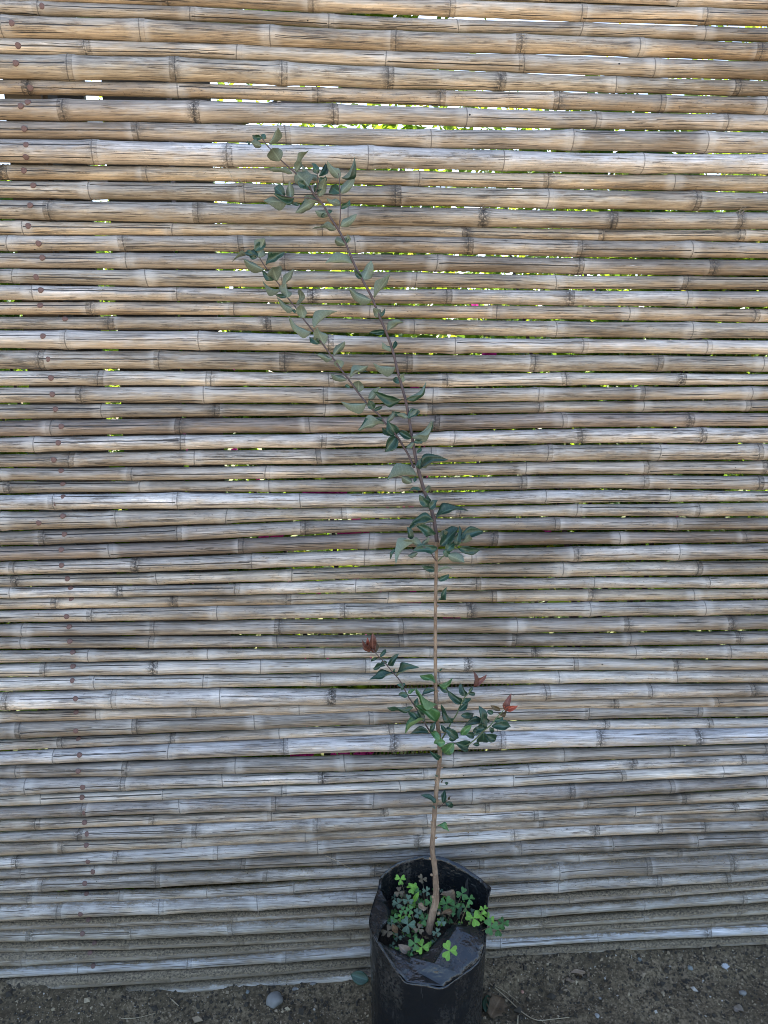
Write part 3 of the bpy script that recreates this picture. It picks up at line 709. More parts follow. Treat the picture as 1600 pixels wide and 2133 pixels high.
def flower_sprays(host):
    rnd = random.Random(12)
    for (px, py, w, n) in ((665, 1026, 26, 9), (712, 1026, 24, 9), (560, 1114, 18, 6), (735, 1110, 32, 10), (630, 1572, 18, 7), (660, 1537, 26, 9), (735, 1535, 26, 8), (762, 1569, 16, 6), (705, 1571, 12, 4), (870, 806, 12, 4), (1020, 738, 10, 4), (945, 1286, 16, 6), (860, 1254, 14, 5), (1145, 1110, 10, 4)):
        c = at(px, py, 0.11); V = []; F = []
        for q in range(n):
            o = c + Vector((rnd.uniform(-1, 1) * w * 0.0012, rnd.uniform(-.012, .012), rnd.uniform(-.012, .012)))
            for b in range(4):
                d = Vector((rnd.gauss(0, 1), rnd.gauss(-.2, .6), rnd.gauss(.2, 1))).normalized(); e = d.cross(Vector((rnd.gauss(0, .4), -1, rnd.gauss(0, .4)))).normalized(); L = rnd.uniform(.016, .026); k = len(V); nn = d.cross(e) * 0.004
                V += [o, o + d * L * .3 + e * L * .34 + nn, o + d * L * .7 + e * L * .30, o + d * L + nn, o + d * L * .7 - e * L * .30, o + d * L * .3 - e * L * .34 + nn]; F += [(k, k + 1, k + 2, k + 3), (k, k + 3, k + 4, k + 5)]
        f = link('flower_spray', mesh_data('flower_spray', [v - host.location for v in V], F, [M_PETAL]), host); f['kind'] = 'stuff'
        st = c - host.location; v, ff = tube(catmull([st, st + Vector((.02, .08, -.05)), Vector((st.x * .8, 0.0, max(0.05, st.z - .2)))], 4), [.0014] * 9, 5); link('flower_stem', mesh_data('flower_stem', v, ff, [M_TWIG]), host)
for k, (hx, hz, lab) in enumerate([(-1.45, 2.35, 'dense shaded hedge shrub against the back of the fence, at its left end'), (-0.72, 2.0, 'dense shaded hedge shrub against the back of the fence, behind the nailed ends'),
                                   (0.02, 1.95, 'bougainvillea shrub with magenta flowers against the fence back, left of the sapling stem'), (0.78, 2.2, 'dense shaded hedge shrub against the back of the fence, right of the sapling'),
                                   (1.52, 2.5, 'dense shaded hedge shrub against the back of the fence, at its right end')]):
    HS = bush('hedge_shrub', (hx, 0.36, 0.02), 0.50, 0.14, -0.05, hz + 0.15, 8200, 0.070, lab, 'shrub', 40 + k, 0, 'hedge shrubs along the back of the fence')
    if k == 2: flower_sprays(HS)
bush('leafy_bush', (-1.15, 0.74, 0.03), 0.62, 0.42, -0.02, 1.6, 3600, 0.062, 'green leafy bush behind the fence and its timber boards', 'bush', 5, 0, GB)
bush('leafy_bush', (1.55, 0.8, 0.03), 0.60, 0.42, -0.02, 1.25, 3600, 0.060, 'dark green bush close behind the right end of the fence', 'bush', 10, 6, GB)
bush('leafy_bush', (0.55, 0.62, 0.03), 0.55, 0.34, -0.02, 0.72, 2400, 0.060, 'low dark bush close behind the fence, right of the cane mat', 'bush', 11, 10, GB)
bush('bougainvillea_bush', (-0.22, 1.9, 0.03), 0.80, 0.50, -0.02, 1.55, 5200, 0.066, 'bougainvillea bush with magenta flowers behind the fence, left of the sapling stem', 'bush', 3, 170, GB)
bush('leafy_bush', (1.05, 2.0, 0.03), 0.85, 0.55, -0.02, 1.95, 6000, 0.066, 'yellow-green leafy bush behind the fence, right of the sapling', 'bush', 4, 20, GB)
bush('leafy_bush', (0.25, 2.9, 0.03), 1.25, 0.5, 0.0, 2.35, 6000, 0.070, 'sunlit yellow-green bush farther behind the fence, seen through the upper gaps', 'bush', 6, 4, GB)
bush('leafy_bush', (2.5, 2.8, 0.03), 1.15, 0.6, 0.0, 2.9, 6000, 0.070, 'tall green bush farther behind the fence, at its right-hand end', 'bush', 7, 0, GB)
bush('leafy_bush', (-1.9, 2.7, 0.03), 1.2, 0.6, 0.0, 2.5, 5000, 0.070, 'green bush farther behind the fence, at its left-hand end', 'bush', 8, 0, GB)
for (hx, hz, lab) in ((-3.4, 3.3, 'broad far shrub beyond the garden bushes, at the left'), (0.9, 4.1, 'broad far shrub beyond the garden bushes, in the middle'), (4.4, 4.7, 'broad far shrub beyond the garden bushes, at the right')):
    bush('far_shrub', (hx, 5.2, 0.02), 2.1, 0.9, -0.1, hz, 15000, 0.13, lab, 'shrub', 60 + int(hx * 3), 0, 'far shrubs beyond the garden')
def tree(loc, rx, h, label, seed, n=4200, leaf=0.13, lo=0.25, ry=None):
    rnd = Rn(seed); rnd.seedv = seed
    root = empty('garden_tree', loc, label, 'tree', 'trees beyond the garden')
    V, F, I = foliage(n, rx, ry or rx * .8, h * lo, h, leaf, rnd, BG_LEAF)
    link('crown', mesh_data('crown', V, F, BG_LEAF, False, I), root)
    P = catmull([Vector((0, 0, -0.1)), Vector((.08, 0, h * .25)), Vector((-.05, .05, h * .5)), Vector((.1, 0, h * .8))], 5)
    SV, SF = tube(P, [0.11 * (1 - .8 * j / (len(P) - 1)) for j in range(len(P))], 9)
    for k in range(7):
        b = P[5 + k % 8]; e = b + Vector((rnd.uniform(-1, 1) * rx * .7, rnd.uniform(-1, 1) * rx * .6, rnd.uniform(.2, .6)))
        Q = catmull([b, (b + e) / 2 + Vector((0, 0, .1)), e], 3); v, f = tube(Q, [0.045 * (1 - .8 * j / 6) for j in range(7)], 6)
        q = len(SV); SV += v; SF += [tuple(x + q for x in ff) for ff in f]
    link('trunk', mesh_data('trunk', SV, SF, [M_TWIG]), root)
tree((3.2, 8.0, 0), 1.9, 4.4, 'broad green tree standing beyond the garden bushes, right of the sapling', 21)
tree((-3.6, 9.0, 0), 1.9, 3.9, 'green tree standing beyond the garden bushes, left of the sapling', 22)
tree((0.6, 11.5, 0), 1.8, 3.6, 'smaller far green tree beyond the garden, in the middle', 23)
tree((6.5, 10.5, 0), 3.0, 7.6, 'tallest tree beyond the garden, at the far right', 24)
tree((-1.9, 8.2, 0), 1.8, 5.6, 'slender tree beyond the garden, behind the timber boards', 25)
# tree added so its crown shades the fence and the earth before it
tree((-0.75, 2.35, 0), 3.0, 6.0, 'spreading tree added just behind the fence to shade it', 26, 30000, 0.17, 0.53, 1.35)
# split-cane mat leaning behind the fence low down
mat = empty('cane_mat', at(860, 1500, 0.22), 'dry split-cane mat leaning behind the fence, seen through the gaps by the red shoots', 'mat')
for k in range(34):
    a = at(812 + k * 8, 1400, 0.22) - mat.location; b = at(770 + k * 8, 1600, 0.20) - mat.location
    P = [a, (a + b) / 2 + Vector((0, random.uniform(-.004, .004), 0)), b]
    v, f = tube(P, [0.0022, 0.0026, 0.0022], 6)
    link('cane', mesh_data('cane', v, f, [M_STRAW]), mat)

# ------------------------------------------------------------------ the black grow bag
BX = at(889, 2000, -0.21).x; BY = -0.215; BR = 0.136
def rp(px, py, k): return at(px, py, BY + BR * k)
GZB = ground_z(BX, BY)
bag = empty('grow_bag', (BX, BY, GZB), 'crumpled black plastic grow bag with folded rim, holding the sapling', 'plant bag')
# rim, from the left side over the back to the right, then along the folded front edge
rim = [rp(788, 1850, .46), rp(793, 1827, .66), rp(818, 1803, .82), rp(855, 1788, .95), rp(895, 1782, 1.0), rp(932, 1789, .95), rp(962, 1803, .86), rp(985, 1818, .70),
       rp(1008, 1836, .5), rp(1023, 1850, .32), rp(1019, 1862, .22), rp(1016, 1885, .08), rp(1014, 1936, -.25), rp(1010, 1968, -.50), rp(998, 2000, -.74), rp(962, 2030, -.93), rp(924, 2055, -1.0),
       rp(885, 2051, -1.0), rp(848, 2046, -.96), rp(830, 2027, -.88), rp(806, 1992, -.72), rp(785, 1960, -.58), rp(774, 1938, -.40), rp(769, 1920, -.2), rp(773, 1898, .02), rp(780, 1873, .26)]
def bag_wall():
    RC = rim[-2:] + rim + rim[:3]
    rs = catmull(RC, 4)[8:8 + 4 * len(rim)]
    n = len(rs); rows = 30; V = []; F = []
    for j in range(rows + 1):
        t = j / rows
        for i, p in enumerate(rs):
            d = Vector((p.x - BX, p.y - BY)); a = math.atan2(d.y, d.x)
            w = mnoise.noise(Vector((math.cos(a) * 2.2, math.sin(a) * 2.2, t * 3.0)))
            w2 = mnoise.noise(Vector((math.cos(a) * 6, math.sin(a) * 6, t * 9.0 + 5)))
            k = 1 - (1 - min(1, t / 0.62)) ** 2.2
            w3 = mnoise.noise(Vector((math.cos(a) * 13, math.sin(a) * 13, t * 6.0 + 9)))
            rb = BR * (1.0 - 0.05 * t + 0.016 * w + 0.012 * w2 + 0.007 * w3)
            rr = lerp(d.length, rb, k)
            z = lerp(p.z, GZB - 0.004, t) + 0.0025 * w2 * (1 - t)
            V.append(Vector((BX + math.cos(a) * rr, BY + math.sin(a) * rr, z)) - bag.location)
    for j in range(rows):
        for i in range(n): F.append((j * n + i, j * n + (i + 1) % n, (j + 1) * n + (i + 1) % n, (j + 1) * n + i))
    F.append(tuple(rows * n + i for i in range(n)))
    me = mesh_data('bag_wall', V, F, [M_FILM]); o = link('bag_wall', me, bag)
    s = o.modifiers.new('thickness', 'SOLIDIFY'); s.thickness = 0.0008; s.offset = 0
    return o
bag_wall()
def crumpled(name, pts, tris, cuts, amp, seed):
    """folded sheet of film: flat facets, each creased a little"""
    bm = bmesh.new(); vs = [bm.verts.new(p - bag.location) for p in pts]
    for t in tris: bm.faces.new([vs[k] for k in t])
    bmesh.ops.recalc_face_normals(bm, faces=bm.faces[:])
    keep = set(v.co.copy().freeze() for v in bm.verts)
    bmesh.ops.subdivide_edges(bm, edges=bm.edges[:], cuts=cuts, use_grid_fill=True)
    rnd = random.Random(seed)
    bm.normal_update()
    for v in bm.verts:
        if v.co.copy().freeze() not in keep: v.co += v.normal * amp * mnoise.noise(v.co * 55 + Vector((seed, 0, 0))) + v.normal * amp * 0.15 * rnd.uniform(-1, 1)
    bmesh.ops.triangulate(bm, faces=bm.faces[:])
    for f in bm.faces: f.smooth = True
    for e in bm.edges:
        if len(e.link_faces) == 2 and e.calc_face_angle() > R(15): e.smooth = False
    me = bpy.data.meshes.new(name); bm.to_mesh(me); bm.free(); me.materials.append(M_FILM)
    o = link(name, me, bag); q = o.modifiers.new('thickness', 'SOLIDIFY'); q.thickness = 0.0008; q.offset = 0
def fold():
    # front rim folded inwards over the soil
    o = [rim[k] + Vector((0, -0.0012, 0.0014)) for k in (21, 20, 19, 18, 17, 16, 15, 14, 13, 12)]      # left to right along the fold edge
    G = rp(855, 1994, -.60); Hh = rp(890, 1979, -.50); I_ = rp(941, 1926, -.20); J_ = rp(952, 1940, -.34) + Vector((0, 0, .012)); G0 = rp(815, 1973, -.50); Fi = rp(1008, 1928, -.12)
    K_ = rp(905, 2022, -.80) + Vector((0, 0, .018)); L_ = rp(870, 2025, -.82)
    P = o + [G, Hh, I_, J_, G0, Fi, K_, L_]
    g, h, i_, j_, g0, fi, k_, l_ = range(10, 18)
    T = [(0, 1, g0), (1, 2, g0), (2, g, g0), (2, 3, g), (3, l_, g), (3, 4, l_), (4, 5, l_), (5, k_, l_), (l_, k_, g), (g, k_, h), (h, k_, i_), (k_, 5, 6), (k_, 6, j_), (i_, k_, j_), (j_, 6, 7), (j_, 7, 8), (j_, 8, fi), (8, 9, fi), (i_, j_, fi)]
    crumpled('rim_fold', P, T, 5, 0.0016, 4)
    # left wall folded over into the bag
    a = [rim[k] + Vector((0.0012, -0.001, 0.001)) for k in (1, 0, 25, 24, 23, 22, 21)]
    b = [rp(797, 1852, .50), rp(806, 1878, .30), rp(815, 1900, .10), rp(808, 1916, -.10), rp(795, 1936, -.30), rp(789, 1952, -.46)]
    P = a + b; T = [(0, 1, 7), (1, 8, 7), (1, 2, 8), (2, 9, 8), (2, 3, 9), (3, 10, 9), (3, 4, 10), (4, 11, 10), (4, 5, 11), (5, 12, 11), (5, 6, 12)]
    crumpled('rim_fold', P, T, 2, 0.0015, 8)
fold()
SOILZ = at(880, 1930, BY).z - 0.012
def soil_disc():
    V = []; F = []; nr, ns = 12, 40
    V.append(Vector((0, 0, 0)))
    for r in range(1, nr + 1):
        for k in range(ns):
            a = 2 * math.pi * k / ns; rr = BR * 0.985 * r / nr
            x, y = rr * math.cos(a), rr * math.sin(a)
            V.append(Vector((x, y, 0.010 * mnoise.fractal(Vector((x * 22, y * 22, 1)), 1, 2, 4) + 0.004 - 0.060 * max(0, -y / BR) * r / nr)))
    V = [v + Vector((BX, BY, SOILZ)) - bag.location for v in V]
    for k in range(ns): F.append((0, 1 + k, 1 + (k + 1) % ns))
    for r in range(nr - 1):
        for k in range(ns):
            F.append((1 + r * ns + k, 1 + (r + 1) * ns + k, 1 + (r + 1) * ns + (k + 1) % ns, 1 + r * ns + (k + 1) % ns))
    link('potting_soil', mesh_data('potting_soil', V, F, [M_PEAT]), bag)
soil_disc()

# ------------------------------------------------------------------ the sapling
def leaf_mesh(name, mt, mu, seed, wr=0.44, curl=0.5, recurve=0.25, wave=0.05, obov=0.0, twist=0.0, nl=11, nw=6):
    """two-sided leaf blade of unit length along +X, upper side +Z"""
    rnd = random.Random(seed); top = []; luv = []
    ph = rnd.uniform(0, 6.28)
    for i in range(nl + 1):
        t = i / nl
        tt = t ** (0.90 + obov)
        w = 0.5 * (math.sin(math.pi * min(1, tt * 0.965 + 0.02)) ** 0.82)
        if t > 0.8: w *= lerp(1.0, 0.7, (t - 0.8) / 0.2)
        for j in range(nw + 1):
            s = -1 + 2 * j / nw
            y = s * w * wr
            z = curl * wr * w * (s * s) * 0.8 - recurve * t * t * 0.6 + wave * math.sin(2.6 * t * math.pi + ph + (1.9 if s > 0 else 0)) * abs(s) * 0.42 * math.sin(math.pi * t) + 0.05 * math.sin(math.pi * t)
            x = t - recurve * 0.15 * t * t
            tw = twist * t * t; z0 = -recurve * t * t * 0.6
            y, z = y * math.cos(tw) - (z - z0) * math.sin(tw), z0 + y * math.sin(tw) + (z - z0) * math.cos(tw)
            top.append(Vector((x, y, z))); luv.append((t, s * 0.5, 0))
    nv = len(top); th = Vector((0, 0, -0.008))
    V = top + [v + th for v in top]
    F = []; I = []
    def q(i, j): return i * (nw + 1) + j
    for i in range(nl):
        for j in range(nw):
            F.append((q(i, j), q(i + 1, j), q(i + 1, j + 1), q(i, j + 1))); I.append(0)
            F.append((nv + q(i, j), nv + q(i, j + 1), nv + q(i + 1, j + 1), nv + q(i + 1, j))); I.append(1)
    edge = [q(i, 0) for i in range(nl + 1)] + [q(nl, j) for j in range(1, nw + 1)] + [q(i, nw) for i in range(nl - 1, -1, -1)] + [q(0, j) for j in range(nw - 1, 0, -1)]
    for a, b in zip(edge, edge[1:] + edge[:1]): F.append((a, nv + a, nv + b, b)); I.append(1)
    me = mesh_data(name, V, F, [mt, mu], True, I)
    at_ = me.attributes.new('luv', 'FLOAT_VECTOR', 'POINT'); at_.data.foreach_set('vector', [c for l in luv + luv for c in l])
    return me
SH = [dict(curl=1.0, recurve=.5, wave=.16, twist=.7), dict(curl=.6, recurve=.2, wave=.3, twist=-.8), dict(curl=1.6, recurve=.65, wave=.14, twist=.3), dict(curl=.8, recurve=-.35, wave=.25, twist=-.4), dict(curl=.5, recurve=.9, wave=.3, twist=1.0),
      dict(curl=1.3, recurve=.35, wave=.3, twist=-1.1), dict(curl=.7, recurve=1.0, wave=.22, twist=.5), dict(curl=1.8, recurve=.4, wave=.2, twist=-.3), dict(curl=.9, recurve=.3, wave=.35, twist=1.3), dict(curl=1.2, recurve=.8, wave=.25, twist=-.6)]
LEAF = {k: [leaf_mesh('leaf', a, b, 7 * i + 3, **s) for i, s in enumerate(SH)] for k, (a, b) in
        {'t': (M_LTOP, M_LUND), 'g': (M_YTOP, M_YUND), 'r': (M_RED, M_RED), 'm': (M_MAROON, M_MAROON), 'b': (M_BROWN, M_BROWN)}.items()}
LRN = random.Random(77)
def place_leaf(me, B, T, wapp, side, rnd, wr=0.44):
    """matrix that lays a unit leaf from B to T, its apparent width giving the roll about its midrib"""
    L = T - B; ln = L.length; X = L.normalized()
    toc = (CAM - (B + T) / 2).normalized(); N0 = (toc - X * toc.dot(X)).normalized()
    wt = max(wapp, 0.38 * ln); c = max(0.25, min(1.0, wapp / wt)); roll = math.acos(c) * rnd.choice((-1, 1)) + rnd.uniform(-.12, .12)
    N = Quaternion(X, roll) @ N0
    if side == 'u': N = -N
    Y = N.cross(X)
    sy = wt / wr
    return Matrix(((X.x * ln, Y.x * sy, N.x * ln, B.x), (X.y * ln, Y.y * sy, N.y * ln, B.y), (X.z * ln, Y.z * sy, N.z * ln, B.z), (0, 0, 0, 1)))

STEM_PX = [(886, 1972, 10.5), (890, 1955, 10), (898, 1915, 9.5), (907, 1880, 9), (908, 1840, 7.5), (905, 1800, 6.5), (900, 1770, 6.3), (902, 1740, 6.2), (905, 1700, 6), (908, 1660, 5.8), (912, 1620, 5.6), (916, 1580, 5.5), (915, 1540, 5.2), (911, 1500, 4.8), (908, 1460, 4.6),
           (907, 1400, 4.4), (907, 1340, 4.3), (907, 1280, 4.2), (908, 1220, 4.2), (909, 1160, 4.2), (910, 1128, 4.3), (907, 1100, 4.0), (901, 1070, 3.9), (890, 1040, 3.7), (880, 1010, 3.5), (872, 980, 3.4), (865, 950, 3.2), (860, 920, 3.1), (855, 890, 3.0), (850, 860, 2.9), (844, 830, 2.8), (830, 779, 2.7),
           (818, 730, 2.6), (804, 691, 2.5), (789, 656, 2.4), (775, 620, 2.4), (755, 583, 2.3), (737, 548, 2.2), (721, 509, 2.2), (705, 479, 2.3), (687, 451, 2.0), (674, 428, 1.9), (654, 405, 1.8), (641, 386, 1.6), (615, 360, 1.4), (588, 336, 1.3), (567, 314, 1.1), (554, 300, 1.0), (545, 286, 0.8)]
def stem_Y(py):      # the sapling leans back towards the fence as it rises
    return interp([250, 1100, 1700, 1975], [-0.115, -0.150, -0.200, BY - 0.01], py)
PXM = 1.72 / FPX     # metres per pixel about the stem
sapling = empty('sapling', at(886, 1972, stem_Y(1972)), 'tall thin sapling with two leafy leaders, growing in the black bag', 'sapling')
SL = sapling.location.copy()
def limb(name, pts, mat, dY=0.0, curve=0.0, seg=8, wob=0.08, n=4):
    P = []; m = len(pts)
    for k, (x, y, r) in enumerate(pts):
        f = k / (m - 1); P.append((at(x, y, stem_Y(y) + dY * f), r * PXM * (0.86 if name == 'stem' else 1.0)))
    pos = catmull([p for p, r in P], n); rad = []
    for k in range(m - 1): rad += [lerp(P[k][1], P[k + 1][1], j / n) for j in range(n)]
    rad.append(P[-1][1])
    V, F = tube(pos, rad, seg, wob)
    o = link(name, mesh_data(name, [v - SL for v in V], F, mat if isinstance(mat, list) else [mat]), sapling)
    return o, P
k_split = next(i for i, s in enumerate(STEM_PX) if s[1] <= 1128)
stem, stemP = limb('stem', STEM_PX[:k_split + 1], M_BARK, 0, 0, 10, 0.18, 6)
def bud(px, py, side, r):
    bm = bmesh.new(); bmesh.ops.create_icosphere(bm, subdivisions=2, radius=1.0)
    for v in bm.verts: v.co = Vector((v.co.x * r * 1.2, v.co.y * r, v.co.z * r * (1.5 + 0.4 * mnoise.noise(v.co * 2))))
    me = bpy.data.meshes.new('bud_scar'); bm.to_mesh(me); bm.free(); me.materials.append(M_BARK)
    o = link('bud_scar', me, stem); o.location = at(px, py, stem_Y(py) - 0.003) - SL; o.rotation_euler = (0, side * 0.5, 0)
for (px, py, sd_, r) in [(902, 1868, -1, .0052), (913, 1852, 1, .004), (914, 1902, 1, .005), (899, 1822, -1, .0042), (896, 1788, -1, .0038), (909, 1745, 1, .0036), (899, 1712, -1, .0036), (913, 1668, 1, .0034), (907, 1626, -1, .0034), (921, 1598, 1, .0034), (904, 1515, -1, .003), (912, 1440, 1, .0028), (903, 1330, -1, .0026), (912, 1262, 1, .0026), (904, 1200, -1, .0026)]:
    bud(px, py, sd_, r * 0.62)
lead, leadP = limb('leader', STEM_PX[k_split:], M_TWIG)
def Z6(x, y): return 440 + x / 3.077, 230 + y / 3.077
def Z7(x, y): return 660 + x / 3.636, 800 + y / 3.636
def Z8(x, y): return 720 + x / 4.0, 1280 + y / 4.0
left_px = [(863, 975, 2.2), (858, 964, 2.3), (850, 946, 2.2), (839, 928, 2.2), (828, 910, 2.2), (814, 893, 2.1), (800, 878, 2.0), (788, 863, 2.0), (775, 852, 1.9), (762, 838, 1.9), (747, 819, 1.8), (729, 794, 1.8), (713, 773, 1.7), (693, 745, 1.7), (674, 719, 1.6), (651, 688, 1.5), (632, 664, 1.5), (615, 639, 1.4), (599, 620, 1.3), (580, 591, 1.2), (565, 571, 1.1), (550, 552, 1.0), (541, 537, .9), (531, 522, .7)]
br_left, _ = limb('branch', left_px, M_TWIG, 0.02)
br_t1, _ = limb('twig', [(706, 479, 1.3), (709, 450, 1.2), (709, 425, 1.1), (708, 399, 1.0), (707, 373, .9), (705, 361, .6)], M_TWIG, -0.02)
br_t2, _ = limb('twig', [(655, 406, 1.1), (661, 390, 1.0), (662, 372, .8), (660, 358, .6)], M_TWIG, -0.025)
br_t3, _ = limb('twig', [(664, 418, 1.1), (640, 412, 1.0), (612, 412, .9), (585, 407, .7)], M_TWIG, -0.03)
def z8l(L): return [(*Z8(x, y), r) for x, y, r in L]
br_A, _ = limb('branch', z8l([(778, 1040, 1.8), (740, 1010, 1.7), (700, 970, 1.6), (640, 870, 1.5), (580, 770, 1.4), (520, 680, 1.4), (480, 600, 1.3), (445, 540, 1.3), (400, 490, 1.2), (350, 430, 1.1), (300, 375, 1.0), (250, 320, .9), (225, 290, .7)]), M_TWIG, -0.03)
br_B, _ = limb('branch', z8l([(795, 1050, 1.8), (850, 960, 1.5), (880, 900, 1.4), (920, 840, 1.4), (960, 750, 1.3), (985, 700, 1.2), (1020, 660, 1.1), (1055, 615, .9)]), M_GTWIG, -0.03)
br_C, _ = limb('branch', z8l([(792, 1120, 1.8), (840, 1085, 1.6), (900, 1075, 1.5), (1000, 1090, 1.4), (1080, 1040, 1.3), (1150, 970, 1.3), (1200, 930, 1.2), (1260, 860, 1.1), (1315, 800, .9)]), M_GTWIG, -0.06)
br_D, _ = limb('twig', z8l([(775, 1612, 1.3), (800, 1590, 1.0), (825, 1568, .9), (855, 1540, .7)]), M_TWIG, -0.02)
def z7l(L): return [(*Z7(x, y), r) for x, y, r in L]
br_E, _ = limb('twig', z7l([(912, 1345, 1.4), (890, 1320, 1.1), (860, 1275, 1.0), (800, 1225, .8)]), M_TWIG, -0.03)
br_F, _ = limb('twig', z7l([(915, 1345, 1.4), (950, 1310, 1.2), (1000, 1275, 1.1), (1060, 1235, 1.0), (1095, 1195, .8)]), M_GTWIG, -0.03)

def leaves(Z, items, host, dY=0.0, scale=None):
    sc = {Z6: 3.077, Z7: 3.636, Z8: 4.0}[Z]
    for (bx, by, tx, ty, w, side) in items:
        b = Z(bx, by); t = Z(tx, ty)
        Yb = stem_Y(b[1]) + dY; ln = math.hypot(t[0] - b[0], t[1] - b[1]) * PXM
        dy = LRN.uniform(-0.45, 0.30) * ln
        B = at(b[0], b[1], Yb); T = at(t[0], t[1], Yb + dy); T = T + (T - B) * 0.05
        kind = {'t': 't', 'u': 't', 'g': 'g', 'v': 'g', 'r': 'r', 'b': 'b', 'm': 'm'}[side]
        me = LRN.choice(LEAF[kind])
        M = place_leaf(me, B, T, w / sc * PXM * 0.93, 'u' if side in 'uv' else 't', LRN)
        o = bpy.data.objects.new('leaf', me); COL.objects.link(o); o.parent = host
        M.translation = M.translation - SL; o.matrix_local = M
leaves(Z6, [(325,180,258,158,40,'t'),(330,185,345,150,40,'t'),(322,230,250,205,45,'u'),(252,215,222,208,20,'t'),(370,215,445,105,46,'u'),(440,325,380,222,98,'u'),
  (545,395,615,245,55,'u'),(520,405,390,405,40,'u'),(540,395,632,500,112,'u'),(555,455,640,508,55,'t'),(690,580,600,555,45,'u'),(690,580,540,632,55,'u'),(570,600,505,603,26,'t'),
  (690,550,740,435,62,'u'),(665,525,700,465,50,'t'),(755,665,672,645,56,'u'),(757,662,766,622,28,'t'),(725,660,703,684,22,'t'),(800,765,652,745,46,'u'),(865,860,783,828,52,'u'),(862,852,876,798,42,'u'),(862,852,880,805,20,'t'),
  (905,980,735,955,56,'u'),(975,1085,1022,972,82,'u'),(966,1082,918,1018,34,'t'),(1045,1200,1152,1083,48,'u'),(1030,1215,858,1180,62,'u'),(1085,1325,1038,1268,56,'u'),(1090,1322,1112,1268,24,'t'),
  (1132,1412,1222,1315,44,'u'),(1110,1412,1028,1430,38,'t'),(1165,1540,1098,1488,48,'u'),(1165,1532,1188,1468,28,'t'),(1185,1642,1033,1650,44,'u'),(1215,1745,1153,1715,42,'t'),(1215,1745,1238,1682,48,'u')], lead)
leaves(Z6, [(690,440,583,363,46,'u'),(686,405,645,338,46,'t'),(690,422,752,338,42,'t'),(695,470,742,418,52,'t')], br_t2)
leaves(Z6, [(825,432,758,338,62,'u'),(838,432,948,343,36,'t'),(830,530,918,428,58,'u'),(828,530,748,473,68,'t'),(830,602,743,565,46,'u'),(834,632,888,573,38,'t'),(830,742,928,668,58,'u')], br_t1)
leaves(Z6, [(470,550,397,488,72,'t'),(510,560,498,463,54,'u'),(520,565,343,597,38,'u'),(530,562,412,562,40,'t')], br_t3)
leaves(Z6, [(305,940,138,873,32,'t'),(300,942,346,828,90,'u'),(280,900,352,828,52,'t'),(292,945,213,915,48,'t'),(340,1020,197,965,58,'u'),(352,992,455,893,42,'t'),(422,1092,378,983,100,'u'),(402,1087,308,1048,34,'t'),
  (460,1127,528,1038,38,'u'),(442,1150,312,1133,34,'u'),(490,1200,480,1108,74,'u'),(482,1197,413,1180,28,'t'),(545,1242,622,1143,38,'u'),(530,1275,418,1240,38,'u'),(592,1332,568,1233,70,'u'),(540,1300,524,1268,22,'t'),
  (660,1392,768,1263,54,'u'),(642,1420,472,1385,38,'u'),(722,1502,678,1383,96,'u'),(692,1497,628,1448,44,'t'),(785,1572,852,1473,48,'u'),(778,1590,678,1577,36,'u'),(832,1652,808,1588,64,'u'),(893,1712,992,1622,46,'u'),(900,1690,985,1622,22,'t'),(868,1727,756,1690,48,'u'),
  (942,1807,952,1718,74,'u'),(892,1772,855,1765,24,'t'),(1010,1850,1078,1783,48,'u')], br_left, 0.012)
leaves(Z7, [(375,145,188,167,52,'u'),(430,192,398,128,64,'t'),(432,202,498,163,32,'t'),(530,290,592,213,42,'u'),(512,302,308,312,44,'u'),(500,290,420,272,26,'t'),(600,382,543,288,90,'t'),(592,387,483,328,60,'t'),(600,400,520,506,98,'t'),(640,232,568,205,38,'t'),(712,612,672,636,30,'t')], br_left, 0.006)
leaves(Z7, [(640,112,443,112,54,'t'),(678,112,858,23,58,'t'),(690,262,788,152,60,'t'),(702,262,772,200,30,'u'),(690,250,610,232,44,'u'),(715,412,612,358,58,'t'),(720,400,908,323,54,'u'),(760,385,905,320,26,'t'),(735,440,808,420,42,'t'),(736,446,678,482,38,'u'),(758,522,797,478,28,'t'),
  (785,640,972,523,68,'t'),(790,640,882,580,34,'u'),(776,642,790,573,48,'t'),(755,692,516,682,74,'u'),(722,747,636,698,64,'u'),(736,742,752,703,28,'t'),(790,802,698,795,34,'t'),(815,812,882,763,36,'u'),(845,930,783,843,70,'t'),(850,942,914,888,60,'t'),(905,1017,1078,853,64,'t'),(858,900,835,843,40,'t'),
  (885,1040,688,1072,64,'t'),(902,1132,743,1078,64,'t'),(935,1222,1084,1088,118,'t'),(930,1160,1002,1098,54,'u')], lead, -0.012)
leaves(Z7, [(720,1172,688,1093,54,'t'),(800,1222,656,1173,60,'u'),(797,1217,852,1153,42,'u'),(735,1200,543,1305,48,'u'),(600,1250,543,1306,30,'t'),(912,1240,743,1272,74,'t'),(765,1280,683,1302,44,'u')], br_E, -0.02)
leaves(Z7, [(1055,1222,1084,1088,66,'t'),(1090,1182,1262,1076,80,'t'),(1095,1202,1192,1118,56,'u'),(975,1262,1052,1198,76,'t'),(1075,1245,1246,1272,70,'t'),(960,1260,1012,1302,54,'t'),(990,1290,1122,1352,84,'u')], br_F, -0.02)
leaves(Z7, [(897,1412,803,1378,54,'t'),(924,1492,1004,1438,48,'t'),(922,1632,992,1558,38,'t'),(920,1422,1012,1373,22,'u')], stem, 0)
